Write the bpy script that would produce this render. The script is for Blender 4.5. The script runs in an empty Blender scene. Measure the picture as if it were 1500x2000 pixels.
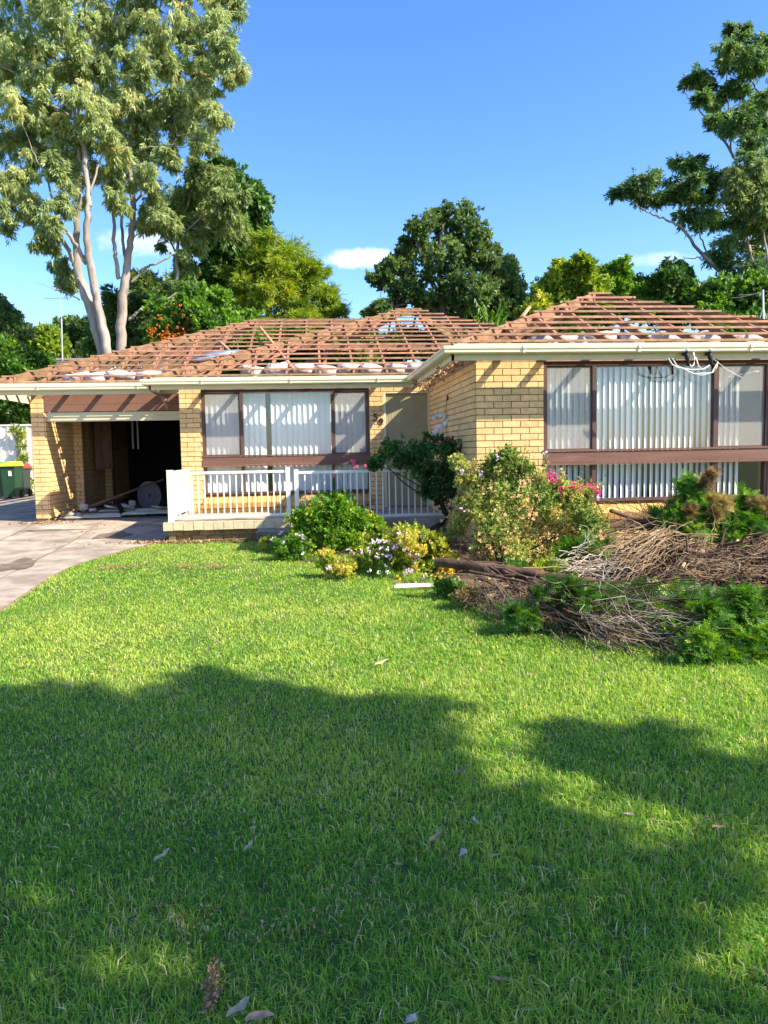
import bpy, math, random
import numpy as np
from mathutils import Matrix, Vector, Euler
random.seed(5)
rng = np.random.default_rng(11)
scene = bpy.context.scene
C = scene.collection

# ------------------------------------------------------------------ camera
EYE = 1.55
F_PX, YAW, PITCH, ROLL = 1478.7, 0.0905, 0.0809, 0.0183      # solved from the brick courses and eaves
cam = bpy.data.cameras.new('camera')
cam.sensor_fit = 'VERTICAL'; cam.sensor_height = 24.0
cam.lens = F_PX / 2000.0 * 24.0
cam.clip_start = 0.05; cam.clip_end = 2000
camo = bpy.data.objects.new('camera', cam); C.objects.link(camo)
camo.matrix_world = (Matrix.Translation((0, 0, EYE)) @ Matrix.Rotation(-YAW, 4, 'Z')
                     @ Matrix.Rotation(math.pi / 2 - PITCH, 4, 'X') @ Matrix.Rotation(-ROLL, 4, 'Z'))
scene.camera = camo

# ------------------------------------------------------------------ light
SUN_TRAVEL = Vector((-1.05, 0.58, -1.0)).normalized()
sun = bpy.data.lights.new('sun', 'SUN'); sun.energy = 5.0; sun.angle = math.radians(0.55)
sun.color = (1.0, 0.90, 0.73)
suno = bpy.data.objects.new('sun', sun); C.objects.link(suno)
suno.rotation_euler = SUN_TRAVEL.to_track_quat('-Z', 'Y').to_euler()
scene.view_settings.view_transform = 'Standard'
scene.view_settings.look = 'None'
scene.view_settings.exposure = 1.32
scene.view_settings.gamma = 1.0
scene.view_settings.use_curve_mapping = False
scene.cycles.max_bounces = 8
scene.cycles.transparent_max_bounces = 16
scene.cycles.sample_clamp_indirect = 6.0

def at(px, py, Y):
    """world point seen at photograph pixel (px, py) at depth Y"""
    a, b = px - 750.0, py - 1000.0
    cr, sr = math.cos(ROLL), math.sin(ROLL)
    u, v = a * cr - b * sr, a * sr + b * cr
    r, up, fw = u / F_PX, -v / F_PX, 1.0
    d = fw * math.cos(PITCH) + up * math.sin(PITCH)
    z = -fw * math.sin(PITCH) + up * math.cos(PITCH)
    X = r * math.cos(YAW) + d * math.sin(YAW)
    YY = -r * math.sin(YAW) + d * math.cos(YAW)
    t = Y / YY
    return np.array((X * t, Y, z * t + EYE))

world = bpy.data.worlds.new('World'); scene.world = world; world.use_nodes = True
wn = world.node_tree; bg = wn.nodes['Background']
sky = wn.nodes.new('ShaderNodeTexSky'); sky.sky_type = 'NISHITA'; sky.sun_disc = False
sky.sun_elevation = math.radians(39.8); sky.sun_rotation = math.radians(118.9)
sky.air_density = 1.0; sky.dust_density = 0.6; sky.ozone_density = 3.6; sky.altitude = 0
def wnode(t, **k):
    n = wn.nodes.new(t)
    for a, b in k.items(): setattr(n, a, b)
    return n
def wlink(a, b): wn.links.new(a, b)
hsv = wnode('ShaderNodeHueSaturation'); hsv.inputs['Hue'].default_value = .512; hsv.inputs['Saturation'].default_value = 1.24; hsv.inputs['Value'].default_value = 1.42
wlink(sky.outputs[0], hsv.inputs['Color'])
geo = wnode('ShaderNodeTexCoord')
noi = wnode('ShaderNodeTexNoise'); noi.inputs['Scale'].default_value = 34; noi.inputs['Detail'].default_value = 6
noi.inputs['Roughness'].default_value = .62
wlink(geo.outputs['Generated'], noi.inputs['Vector'])
cur = hsv.outputs[0]
def direction(px, py):
    d = at(px, py, 100.0) - np.array((0, 0, EYE)); return d / np.linalg.norm(d)
for (px, py, rx, ry, amt) in ((700, 505, 72, 19, .95), (275, 474, 70, 26, .55), (1285, 507, 62, 13, .33), (1480, 470, 40, 30, .35),
                              (2300, 420, 160, 30, .6), (-900, 450, 180, 40, .6)):
    d0 = direction(px, py); r0 = direction(px + 10, py) - d0; r0 /= np.linalg.norm(r0); u0 = np.cross(r0, d0)
    def dot(v, off, sc):
        n = wnode('ShaderNodeVectorMath', operation='DOT_PRODUCT'); n.inputs[1].default_value = tuple(v)
        wlink(geo.outputs['Generated'], n.inputs[0])
        m = wnode('ShaderNodeMath', operation='MULTIPLY'); wlink(n.outputs['Value'], m.inputs[0]); m.inputs[1].default_value = sc
        s = wnode('ShaderNodeMath', operation='POWER'); 
        ab = wnode('ShaderNodeMath', operation='ABSOLUTE'); wlink(m.outputs[0], ab.inputs[0]); wlink(ab.outputs[0], s.inputs[0]); s.inputs[1].default_value = 2
        return s.outputs[0]
    a = dot(r0, 0, F_PX / rx); b = dot(u0, 0, F_PX / ry)
    ad = wnode('ShaderNodeMath', operation='ADD'); wlink(a, ad.inputs[0]); wlink(b, ad.inputs[1])
    fr = wnode('ShaderNodeVectorMath', operation='DOT_PRODUCT'); fr.inputs[1].default_value = tuple(d0); wlink(geo.outputs['Generated'], fr.inputs[0])
    fg = wnode('ShaderNodeMath', operation='GREATER_THAN'); wlink(fr.outputs['Value'], fg.inputs[0]); fg.inputs[1].default_value = .5
    mr = wnode('ShaderNodeMapRange'); mr.interpolation_type = 'SMOOTHSTEP'
    sub = wnode('ShaderNodeMath', operation='MULTIPLY_ADD'); wlink(noi.outputs['Fac'], sub.inputs[0]); sub.inputs[1].default_value = -3.1
    wlink(ad.outputs[0], sub.inputs[2])
    wlink(sub.outputs[0], mr.inputs['Value'])
    mr.inputs['From Min'].default_value = -.2; mr.inputs['From Max'].default_value = -1.7
    mr.inputs['To Min'].default_value = 0; mr.inputs['To Max'].default_value = amt
    mm = wnode('ShaderNodeMath', operation='MULTIPLY'); wlink(mr.outputs[0], mm.inputs[0]); wlink(fg.outputs[0], mm.inputs[1])
    mx = wnode('ShaderNodeMix', data_type='RGBA'); wlink(mm.outputs[0], mx.inputs['Factor']); wlink(cur, mx.inputs[6])
    mx.inputs[7].default_value = (6.0, 6.3, 7.0, 1); cur = mx.outputs[2]
wlink(cur, bg.inputs[0]); bg.inputs[1].default_value = 0.1

# ------------------------------------------------------------------ materials
def new_mat(name):
    m = bpy.data.materials.new(name); m.use_nodes = True; nt = m.node_tree
    b = nt.nodes['Principled BSDF']; return m, nt, b
def mat(name, col, rough=.75, var=.18, scale=6.0, bump=0.0, bscale=60.0, col2=None, obj_var=0.0, metallic=0.0, stretch=None, spec=.3, stain=None):
    """procedural surface: base colour broken up by two noises, optional relief, optional change from object to object"""
    m, nt, b = new_mat(name); N = nt.nodes; L = nt.links
    tc = N.new('ShaderNodeTexCoord'); mp = N.new('ShaderNodeMapping'); L.new(tc.outputs['Object'], mp.inputs[0])
    if stretch: mp.inputs['Scale'].default_value = stretch
    n1 = N.new('ShaderNodeTexNoise'); n1.inputs['Scale'].default_value = scale; n1.inputs['Detail'].default_value = 5; n1.inputs['Roughness'].default_value = .65
    oi = N.new('ShaderNodeObjectInfo')
    off = N.new('ShaderNodeVectorMath'); off.operation = 'MULTIPLY_ADD'
    cmb = N.new('ShaderNodeCombineXYZ'); L.new(oi.outputs['Random'], cmb.inputs[0]); L.new(oi.outputs['Random'], cmb.inputs[2])
    L.new(cmb.outputs[0], off.inputs[0]); off.inputs[1].default_value = (17, 17, 17); L.new(mp.outputs[0], off.inputs[2])
    L.new(off.outputs[0], n1.inputs['Vector'])
    r = N.new('ShaderNodeValToRGB'); L.new(n1.outputs['Fac'], r.inputs[0])
    c2 = col2 or tuple(c * (1 - 2 * var) for c in col)
    r.color_ramp.elements[0].position = .3; r.color_ramp.elements[1].position = .72
    r.color_ramp.elements[0].color = (*c2, 1); r.color_ramp.elements[1].color = (*[min(1, c * (1 + var * .4)) for c in col], 1)
    out = r.outputs[0]
    if stain:
        n3 = N.new('ShaderNodeTexNoise'); n3.inputs['Scale'].default_value = stain[0]; n3.inputs['Detail'].default_value = 8; n3.inputs['Roughness'].default_value = .7
        L.new(off.outputs[0], n3.inputs['Vector'])
        r3 = N.new('ShaderNodeValToRGB'); r3.color_ramp.elements[0].position = stain[2]; r3.color_ramp.elements[1].position = stain[2] + .12
        r3.color_ramp.elements[0].color = (0, 0, 0, 1); r3.color_ramp.elements[1].color = (stain[3],) * 3 + (1,)
        L.new(n3.outputs['Fac'], r3.inputs[0])
        mx = N.new('ShaderNodeMix'); mx.data_type = 'RGBA'; L.new(r3.outputs[0], mx.inputs['Factor']); L.new(out, mx.inputs[6]); mx.inputs[7].default_value = (*stain[1], 1)
        out = mx.outputs[2]
    if obj_var:
        h = N.new('ShaderNodeHueSaturation'); L.new(out, h.inputs['Color'])
        mr = N.new('ShaderNodeMapRange'); L.new(oi.outputs['Random'], mr.inputs['Value']); mr.inputs['To Min'].default_value = 1 - obj_var; mr.inputs['To Max'].default_value = 1 + obj_var
        L.new(mr.outputs[0], h.inputs['Value'])
        mr2 = N.new('ShaderNodeMapRange'); L.new(oi.outputs['Random'], mr2.inputs['Value']); mr2.inputs['To Min'].default_value = .5 + obj_var * .06; mr2.inputs['To Max'].default_value = .5 - obj_var * .06
        L.new(mr2.outputs[0], h.inputs['Hue']); out = h.outputs[0]
    L.new(out, b.inputs['Base Color'])
    b.inputs['Roughness'].default_value = rough; b.inputs['Metallic'].default_value = metallic
    b.inputs['Specular IOR Level'].default_value = spec
    if bump:
        n2 = N.new('ShaderNodeTexNoise'); n2.inputs['Scale'].default_value = bscale; n2.inputs['Detail'].default_value = 4
        L.new(off.outputs[0], n2.inputs['Vector'])
        bp = N.new('ShaderNodeBump'); bp.inputs['Strength'].default_value = bump; bp.inputs['Distance'].default_value = .01
        L.new(n2.outputs['Fac'], bp.inputs['Height']); L.new(bp.outputs[0], b.inputs['Normal'])
    return m
def leaf_mat(name, stops, trans=.35, rough=.5, tcol=None, spec=.35):
    """foliage: the colour comes from a per-leaf number, some light passes through"""
    m, nt, b = new_mat(name); N = nt.nodes; L = nt.links
    a = N.new('ShaderNodeAttribute'); a.attribute_name = 'rnd'
    r = N.new('ShaderNodeValToRGB'); L.new(a.outputs['Fac'], r.inputs[0])
    els = r.color_ramp.elements
    while len(els) < len(stops): els.new(.5)
    for e, (p, c) in zip(els, stops): e.position = p; e.color = (*c, 1)
    L.new(r.outputs[0], b.inputs['Base Color']); b.inputs['Roughness'].default_value = rough
    b.inputs['Specular IOR Level'].default_value = spec
    t = N.new('ShaderNodeBsdfTranslucent')
    h = N.new('ShaderNodeHueSaturation'); h.inputs['Hue'].default_value = .485; h.inputs['Saturation'].default_value = 1.15; h.inputs['Value'].default_value = 1.7
    L.new(r.outputs[0], h.inputs['Color']); L.new(h.outputs[0], t.inputs['Color'])
    mx = N.new('ShaderNodeMixShader'); mx.inputs[0].default_value = trans
    L.new(b.outputs[0], mx.inputs[1]); L.new(t.outputs[0], mx.inputs[2]); L.new(mx.outputs[0], nt.nodes['Material Output'].inputs['Surface'])
    return m

M = {}
M['brick'] = mat('cream_brick', (.80, .505, .225), .85, .12, 14, .5, 160, obj_var=.13)
M['mortar'] = mat('mortar', (.40, .26, .13), .95, .2, 20, .3, 120)
M['brick_sill'] = mat('sill_brick', (.62, .36, .11), .8, .16, 14, .4, 160, obj_var=.12)
M['brick_dirty'] = mat('weathered_brick', (.34, .20, .085), .9, .3, 7, .5, 120, obj_var=.2)
M['edge_tile'] = mat('porch_edge_brick', (.64, .52, .33), .85, .16, 12, .4, 120, obj_var=.06)
M['concrete'] = mat('drive_concrete', (.43, .355, .27), .9, .28, 2.2, .5, 90, stain=(1.6, (.2, .16, .12), .48, .75), obj_var=.05)
M['step'] = mat('grey_step', (.2, .19, .17), .9, .3, 7, .4, 60)
M['timber'] = mat('roof_timber', (.36, .185, .10), .85, .3, 5, .25, 60, stretch=(1, 1, 1), obj_var=.22, stain=(2.5, (.27, .12, .06), .55, .5))
M['batten'] = mat('batten_timber', (.47, .265, .15), .8, .28, 7, .2, 60, obj_var=.25)
M['fascia'] = mat('cream_paint', (.62, .56, .37), .5, .07, 3, .05, 40, stain=(3.0, (.42, .36, .22), .62, .5), spec=.4)
M['gutter'] = mat('gutter_paint', (.72, .66, .45), .35, .06, 3, .04, 40, stain=(6.0, (.45, .38, .25), .66, .5), spec=.5)
M['brown'] = mat('brown_paint', (.19, .095, .065), .55, .18, 4, .1, 30, stretch=(.3, 1, 3), stain=(5, (.33, .17, .11), .6, .6))
M['brown_dark'] = mat('brown_frame', (.115, .062, .048), .5, .15, 5, .05, 30)
M['header'] = mat('garage_header_paint', (.205, .10, .068), .6, .1, 3, .05, 30)
M['white_metal'] = mat('rail_paint', (.80, .76, .64), .4, .05, 6, .03, 40, spec=.5)
M['white'] = mat('white_paint', (.78, .78, .76), .5, .05, 6, .03, 40)
M['slat'] = mat('blind_fabric', (.87, .87, .86), .8, .05, 2, .03, 40, obj_var=.03)
M['door'] = mat('door_paint', (.36, .30, .17), .55, .1, 5, .05, 40)
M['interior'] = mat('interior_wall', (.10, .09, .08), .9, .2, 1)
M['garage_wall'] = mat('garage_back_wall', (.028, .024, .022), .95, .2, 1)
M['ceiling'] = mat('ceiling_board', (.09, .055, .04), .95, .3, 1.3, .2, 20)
M['curtain'] = mat('brown_sheet', (.2, .11, .08), .7, .2, 3)
M['disc'] = mat('grey_disc', (.17, .17, .17), .6, .15, 3)
M['black'] = mat('black_fitting', (.015, .013, .012), .6, .2, 10)
M['soil'] = mat('bed_soil', (.13, .085, .05), .95, .35, 5, .8, 40, stain=(14, (.3, .21, .13), .56, .8))
M['lawn'] = mat('lawn_soil', (.10, .16, .03), .95, .3, 5, .8, 60, stain=(9, (.2, .17, .07), .6, .6))
M['earth'] = mat('earth_far', (.14, .17, .06), .95, .3, .6)
M['insul'] = mat('insulation_wool', (.62, .52, .50), .95, .18, 5, .9, 14, obj_var=.08, stain=(4, (.33, .22, .18), .52, .8))
M['foil'] = mat('silver_foil', (.75, .78, .82), .25, .1, 5, .5, 12, metallic=.85)
M['gum_bark'] = mat('gum_bark', (.37, .315, .265), .8, .3, 2.4, .6, 12, stretch=(1, 1, .3), stain=(2.2, (.15, .115, .09), .50, .8), col2=(.19, .165, .15))
M['bark'] = mat('brown_bark', (.16, .11, .08), .9, .3, 6, .5, 30)
M['log_bark'] = mat('conifer_bark', (.155, .085, .055), .95, .4, 9, 1.0, 45, stretch=(.5, 1, 1), obj_var=.1)
M['cutwood'] = mat('cut_wood', (.55, .38, .2), .8, .15, 12)
M['twig'] = mat('dry_twig', (.31, .215, .125), .9, .3, 6, .3, 60, obj_var=.1)
M['twig_pale'] = mat('bleached_twig', (.50, .41, .31), .9, .2, 6, .3, 60)
M['rose_stem'] = mat('dark_stem', (.07, .05, .035), .9, .3, 6)
M['fence'] = mat('pale_fence', (.78, .74, .62), .5, .06, 1.5)
M['tile'] = mat('roof_tile_far', (.27, .2, .165), .85, .22, 2.2, obj_var=.06)
M['bin_green'] = mat('bin_green', (.02, .065, .03), .45, .1, 4)
M['bin_dark'] = mat('bin_dark', (.045, .055, .05), .45, .1, 4)
M['lid_green'] = mat('lid_green', (.1, .42, .07), .4, .05, 4)
M['lid_yellow'] = mat('lid_yellow', (.75, .62, .03), .4, .05, 4)
M['lid_red'] = mat('lid_red', (.5, .03, .02), .4, .05, 4)
M['dusty'] = mat('dusty_white', (.42, .40, .37), .8, .3, 6, .3, 20)
M['galv'] = mat('galvanised', (.55, .56, .56), .4, .1, 5, metallic=.5)
M['cable'] = mat('white_cable', (.72, .7, .64), .5, .1, 5)
M['dryleaf'] = mat('dry_leaf', (.46, .28, .14), .7, .3, 30, .3, 80, obj_var=.3)
M['paleleaf'] = mat('pale_leaf', (.50, .38, .23), .7, .2, 30, .3, 80, obj_var=.15)
# glass: clear with a real mirror part that grows at grazing angles
def glass_mat():
    m, nt, b = new_mat('window_glass'); N = nt.nodes; L = nt.links; N.remove(b)
    tr = N.new('ShaderNodeBsdfTransparent'); tr.inputs[0].default_value = (.95, .97, .98, 1)
    gl = N.new('ShaderNodeBsdfGlossy'); gl.inputs['Roughness'].default_value = .015
    fr = N.new('ShaderNodeLayerWeight'); fr.inputs[0].default_value = .5
    pw = N.new('ShaderNodeMath'); pw.operation = 'POWER'; L.new(fr.outputs['Facing'], pw.inputs[0]); pw.inputs[1].default_value = 4.0
    mr = N.new('ShaderNodeMath'); mr.operation = 'MULTIPLY_ADD'; L.new(pw.outputs[0], mr.inputs[0]); mr.inputs[1].default_value = .7; mr.inputs[2].default_value = .13
    no = N.new('ShaderNodeTexNoise'); no.inputs['Scale'].default_value = 1.3
    bp = N.new('ShaderNodeBump'); bp.inputs['Strength'].default_value = .02; L.new(no.outputs[0], bp.inputs['Height']); L.new(bp.outputs[0], gl.inputs['Normal'])
    mx = N.new('ShaderNodeMixShader'); L.new(mr.outputs[0], mx.inputs[0]); L.new(tr.outputs[0], mx.inputs[1]); L.new(gl.outputs[0], mx.inputs[2])
    L.new(mx.outputs[0], N['Material Output'].inputs['Surface']); return m
M['glass'] = glass_mat()
def screen_mat():
    m, nt, b = new_mat('insect_screen'); N = nt.nodes; L = nt.links
    b.inputs['Base Color'].default_value = (.45, .43, .39, 1); b.inputs['Roughness'].default_value = .7
    tr = N.new('ShaderNodeBsdfTransparent'); mx = N.new('ShaderNodeMixShader'); mx.inputs[0].default_value = .27
    L.new(tr.outputs[0], mx.inputs[1]); L.new(b.outputs[0], mx.inputs[2]); L.new(mx.outputs[0], N['Material Output'].inputs['Surface']); return m
M['screen'] = screen_mat()
M['f_gum'] = leaf_mat('gum_leaves', [(0, (.10, .15, .06)), (.4, (.24, .31, .12)), (.8, (.42, .49, .21)), (1, (.54, .46, .22))], .42)
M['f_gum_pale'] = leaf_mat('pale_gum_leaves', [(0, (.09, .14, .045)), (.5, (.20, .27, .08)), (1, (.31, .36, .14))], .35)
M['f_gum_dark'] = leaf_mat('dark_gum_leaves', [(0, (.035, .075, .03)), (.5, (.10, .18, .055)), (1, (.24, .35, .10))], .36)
M['f_dark'] = leaf_mat('dark_green_leaves', [(0, (.02, .055, .015)), (.6, (.065, .155, .028)), (1, (.15, .28, .05))], .28)
M['f_olive'] = leaf_mat('olive_leaves', [(0, (.035, .07, .025)), (.6, (.10, .17, .045)), (1, (.20, .29, .075))], .32)
M['f_lime'] = leaf_mat('yellow_green_leaves', [(0, (.07, .13, .018)), (.5, (.19, .30, .03)), (1, (.42, .42, .05))], .35)
M['f_mid'] = leaf_mat('mid_green_leaves', [(0, (.03, .08, .014)), (.5, (.08, .19, .025)), (1, (.2, .35, .045))], .32)
M['f_round'] = leaf_mat('golden_shrub_leaves', [(0, (.04, .12, .01)), (.5, (.13, .29, .02)), (.8, (.28, .42, .035)), (.93, (.5, .5, .04)), (1, (.75, .58, .04))], .33)
M['f_myrtle'] = leaf_mat('myrtle_leaves', [(0, (.04, .11, .02)), (.35, (.16, .27, .055)), (.62, (.42, .43, .12)), (.92, (.62, .54, .20)), (1, (.55, .28, .12))], .38)
M['f_rose'] = leaf_mat('rose_leaves', [(0, (.02, .06, .016)), (.7, (.065, .15, .035)), (1, (.16, .30, .07))], .3)
M['f_conifer'] = leaf_mat('conifer_spray', [(0, (.025, .08, .012)), (.5, (.07, .19, .02)), (.85, (.17, .36, .03)), (1, (.34, .40, .06))], .3)
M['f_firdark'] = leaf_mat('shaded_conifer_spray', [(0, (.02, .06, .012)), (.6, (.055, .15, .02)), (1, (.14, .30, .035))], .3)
M['f_brownfern'] = leaf_mat('drying_spray', [(0, (.12, .08, .04)), (.5, (.27, .19, .08)), (1, (.36, .33, .1))], .3)
M['f_grass'] = leaf_mat('grass_blades', [(0, (.03, .145, .025)), (.35, (.13, .30, .042)), (.7, (.32, .455, .075)), (.93, (.50, .55, .13)), (1, (.64, .55, .30))], .47, .6, spec=.15)
M['f_patch'] = leaf_mat('garden_leaves', [(0, (.08, .16, .02)), (.45, (.28, .38, .05)), (.8, (.58, .54, .09)), (1, (.6, .36, .12))], .38)
M['f_pink'] = leaf_mat('pink_petals', [(0, (.75, .05, .22)), (1, (.95, .25, .38))], .3)
M['f_hot'] = leaf_mat('magenta_petals', [(0, (.6, .02, .15)), (1, (.9, .08, .3))], .3)
M['f_lilac'] = leaf_mat('lilac_petals', [(0, (.68, .45, .68)), (1, (.9, .78, .88))], .3)
M['f_white'] = leaf_mat('white_petals', [(0, (.8, .8, .72)), (1, (.9, .9, .85))], .3)
M['f_yellow'] = leaf_mat('yellow_petals', [(0, (.85, .55, .02)), (1, (.95, .8, .05))], .3)
M['f_orange'] = leaf_mat('orange_petals', [(0, (.45, .14, .02)), (1, (.70, .30, .04))], .3)
M['f_litter'] = leaf_mat('dry_litter', [(0, (.17, .09, .04)), (.5, (.36, .22, .11)), (1, (.56, .40, .22))], .15)

# ------------------------------------------------------------------ object helpers
def wmat(o):
    b = Matrix.LocRotScale(o.location, o.rotation_euler, o.scale)
    if o.parent is None: return b
    return wmat(o.parent) @ o.matrix_parent_inverse @ b
def parent_to(ch, p):
    ch.parent = p; ch.matrix_parent_inverse = wmat(p).inverted()
def tag(o, label=None, cat=None, group=None, kind=None):
    if label: o['label'] = label
    if cat: o['category'] = cat
    if group: o['group'] = group
    if kind: o['kind'] = kind
    return o
def thing(name, label, cat, loc=(0, 0, 0), group=None):
    o = bpy.data.objects.new(name, None); C.objects.link(o); o.location = tuple(float(v) for v in loc)
    o.empty_display_size = .2
    return tag(o, label, cat, group)
def obj(name, me, parent=None, loc=(0, 0, 0), rot=(0, 0, 0), scale=(1, 1, 1), kind=None):
    o = bpy.data.objects.new(name, me); C.objects.link(o)
    o.location = tuple(float(v) for v in loc); o.rotation_euler = rot; o.scale = scale
    if parent: parent_to(o, parent)
    if kind: o['kind'] = kind
    return o
def copy_tree(o, parent=None):
    c = o.copy(); C.objects.link(c); c.parent = parent
    for ch in [x for x in bpy.data.objects if x.parent == o]: copy_tree(ch, c)
    return c
class MB:
    def __init__(s): s.v = []; s.f = []
    def add(s, v, f):
        n = len(s.v); s.v += [tuple(map(float, p)) for p in v]; s.f += [tuple(i + n for i in q) for q in f]; return s
    def box(s, x0, x1, y0, y1, z0, z1):
        return s.add([(x0,y0,z0),(x1,y0,z0),(x1,y1,z0),(x0,y1,z0),(x0,y0,z1),(x1,y0,z1),(x1,y1,z1),(x0,y1,z1)],
                     [(0,3,2,1),(4,5,6,7),(0,1,5,4),(1,2,6,5),(2,3,7,6),(3,0,4,7)])
    def beam(s, P, Q, w, h):
        """timber from P to Q, its top along the line, w wide, h deep"""
        P = Vector(P); Q = Vector(Q); d = (Q - P).normalized()
        sd = d.cross(Vector((0, 0, 1)))
        sd = Vector((1, 0, 0)) if sd.length < 1e-4 else sd.normalized()
        dn = d.cross(sd).normalized()
        if dn.z > 0: dn = -dn
        a = sd * (w / 2); b = dn * h
        return s.add([P-a, P+a, P+a+b, P-a+b, Q-a, Q+a, Q+a+b, Q-a+b],
                     [(0,1,2,3),(4,7,6,5),(0,4,5,1),(1,5,6,2),(2,6,7,3),(3,7,4,0)])
    def tube(s, pts, rad, n=6, cap=True):
        pts = [Vector(p) for p in pts]
        if not hasattr(rad, '__len__'): rad = [rad] * len(pts)
        vs = []; up = Vector((0, 0, 1))
        for i, p in enumerate(pts):
            d = (pts[min(i+1, len(pts)-1)] - pts[max(i-1, 0)])
            d = d.normalized() if d.length > 1e-9 else Vector((0, 0, 1))
            a = d.cross(Vector((0, 0, 1)) if abs(d.z) < .9 else Vector((1, 0, 0))).normalized(); b = d.cross(a)
            for k in range(n):
                t = 2 * math.pi * k / n; vs.append(p + (a * math.cos(t) + b * math.sin(t)) * rad[i])
        fs = [(i*n+k, i*n+(k+1) % n, (i+1)*n+(k+1) % n, (i+1)*n+k) for i in range(len(pts)-1) for k in range(n)]
        if cap: fs += [tuple(range(n))[::-1], tuple((len(pts)-1)*n + k for k in range(n))]
        return s.add(vs, fs)
    def mesh(s, name, m, smooth=False):
        me = bpy.data.meshes.new(name); me.from_pydata(s.v, [], s.f); me.update()
        me.materials.append(m)
        if smooth: me.polygons.foreach_set('use_smooth', [True] * len(me.polygons))
        return me
    def build(s, name, m, parent=None, smooth=False, kind=None):
        return obj(name, s.mesh(name, m, smooth), parent, kind=kind)
def np_mesh(name, V, Fc, m, rnd=None, smooth=False):
    me = bpy.data.meshes.new(name); k = Fc.shape[1]
    me.vertices.add(len(V)); me.vertices.foreach_set('co', np.ascontiguousarray(V, dtype=np.float32).ravel())
    me.loops.add(Fc.size); me.loops.foreach_set('vertex_index', np.ascontiguousarray(Fc, dtype=np.int32).ravel())
    me.polygons.add(len(Fc)); me.polygons.foreach_set('loop_start', np.arange(0, Fc.size, k, dtype=np.int32))
    me.polygons.foreach_set('loop_total', np.full(len(Fc), k, dtype=np.int32))
    if rnd is not None:
        at_ = me.attributes.new('rnd', 'FLOAT', 'FACE'); at_.data.foreach_set('value', np.ascontiguousarray(rnd, dtype=np.float32))
    if smooth: me.polygons.foreach_set('use_smooth', np.ones(len(Fc), dtype=bool))
    me.update(calc_edges=True); me.materials.append(m)
    return me
def frames(d, roll=None, up=(0, 0, 1)):
    """rotation matrices whose local Y follows d, rolled at random"""
    d = d / np.linalg.norm(d, axis=1, keepdims=True)
    u = np.broadcast_to(np.array(up, float), d.shape)
    x = np.cross(d, u); bad = np.linalg.norm(x, axis=1) < 1e-3; x[bad] = (1, 0, 0)
    x /= np.linalg.norm(x, axis=1, keepdims=True); z = np.cross(x, d)
    if roll is not None:
        c, s = np.cos(roll)[:, None], np.sin(roll)[:, None]; x, z = x * c + z * s, -x * s + z * c
    return np.stack([x, d, z], axis=2)
def scatter(T, Tf, P, R, S, tr=None, rnd=None, jit=.25):
    """template T/Tf copied to every point P with rotation R and scale S; returns verts, faces, per-face number"""
    n, k = len(P), len(T)
    V = np.einsum('nij,kj->nki', R, T) * (S[:, None, None] if S.ndim == 1 else S[:, None, :]) + P[:, None, :]
    F = (Tf[None] + (np.arange(n) * k)[:, None, None]).reshape(-1, Tf.shape[1])
    base = rng.random(n) if rnd is None else rnd
    r = base[:, None] + rng.normal(0, jit * .5, (n, len(Tf)))
    return V.reshape(-1, 3), F, np.clip(r, 0, 1).ravel()
def join_np(parts):
    V = []; F = []; R = []; o = 0
    for v, f, r in parts: V.append(v); F.append(f + o); R.append(r); o += len(v)
    return np.concatenate(V), np.concatenate(F), np.concatenate(R)
def leaf_template(n, length, width, spread, droop, seed=0, fold=.15, along=.6):
    """n diamond leaves (tri pairs, folded at the rib) along a twig of local Y"""
    r = np.random.default_rng(seed); V = []; F = []
    for i in range(n):
        t = along * length * 1.6 * i / max(1, n - 1); a = r.uniform(0, 2 * math.pi); sp = spread * r.uniform(.6, 1.3)
        d = np.array([math.cos(a) * sp, 1.0 + r.uniform(-.2, .2), math.sin(a) * sp]) + np.array(droop) * r.uniform(.5, 1.3)
        d /= np.linalg.norm(d); s = np.cross(d, r.normal(size=3)); s /= np.linalg.norm(s); nn = np.cross(s, d)
        L = length * r.uniform(.7, 1.2); w = width * r.uniform(.8, 1.2) / 2; b = np.array([0, t, 0])
        o = len(V)
        V += [b, b + d * L * .45 + s * w + nn * w * fold * 2, b + d * L, b + d * L * .45 - s * w + nn * w * fold * 2]
        F += [(o, o+1, o+2), (o, o+2, o+3)]
    return np.array(V), np.array(F)
def far_template(n, length, width, spread, seed=0, along=.6):
    """the same twig for distant crowns: one triangle a leaf"""
    V, F = leaf_template(n, length, width, spread, (0, 0, 0), seed, along=along); o = np.arange(n) * 4
    V = V.copy(); V[o + 1] += (V[o + 1] - V[o + 3]) * .35
    return V, np.stack([o, o + 1, o + 2], 1)
F_GUM = [far_template(9, .20, .055, .5, s) for s in range(4)]
F_BROAD = [far_template(8, .13, .085, 1.1, 10 + s) for s in range(4)]
F_NEEDLE = [far_template(10, .24, .035, .6, 40 + s) for s in range(4)]
T_GUM = [leaf_template(8, .17, .034, .5, (0, 0, 0), s) for s in range(3)]
T_BROAD = [leaf_template(7, .10, .05, 1.1, (0, .1, 0), 10 + s) for s in range(3)]
T_SMALL = [leaf_template(6, .044, .025, 1.1, (0, .2, 0), 20 + s) for s in range(3)]
T_ROSE = [leaf_template(6, .055, .03, 1.2, (0, 0, 0), 30 + s) for s in range(3)]
T_NEEDLE = [leaf_template(10, .20, .018, .55, (0, 0, 0), 40 + s) for s in range(3)]
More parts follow.
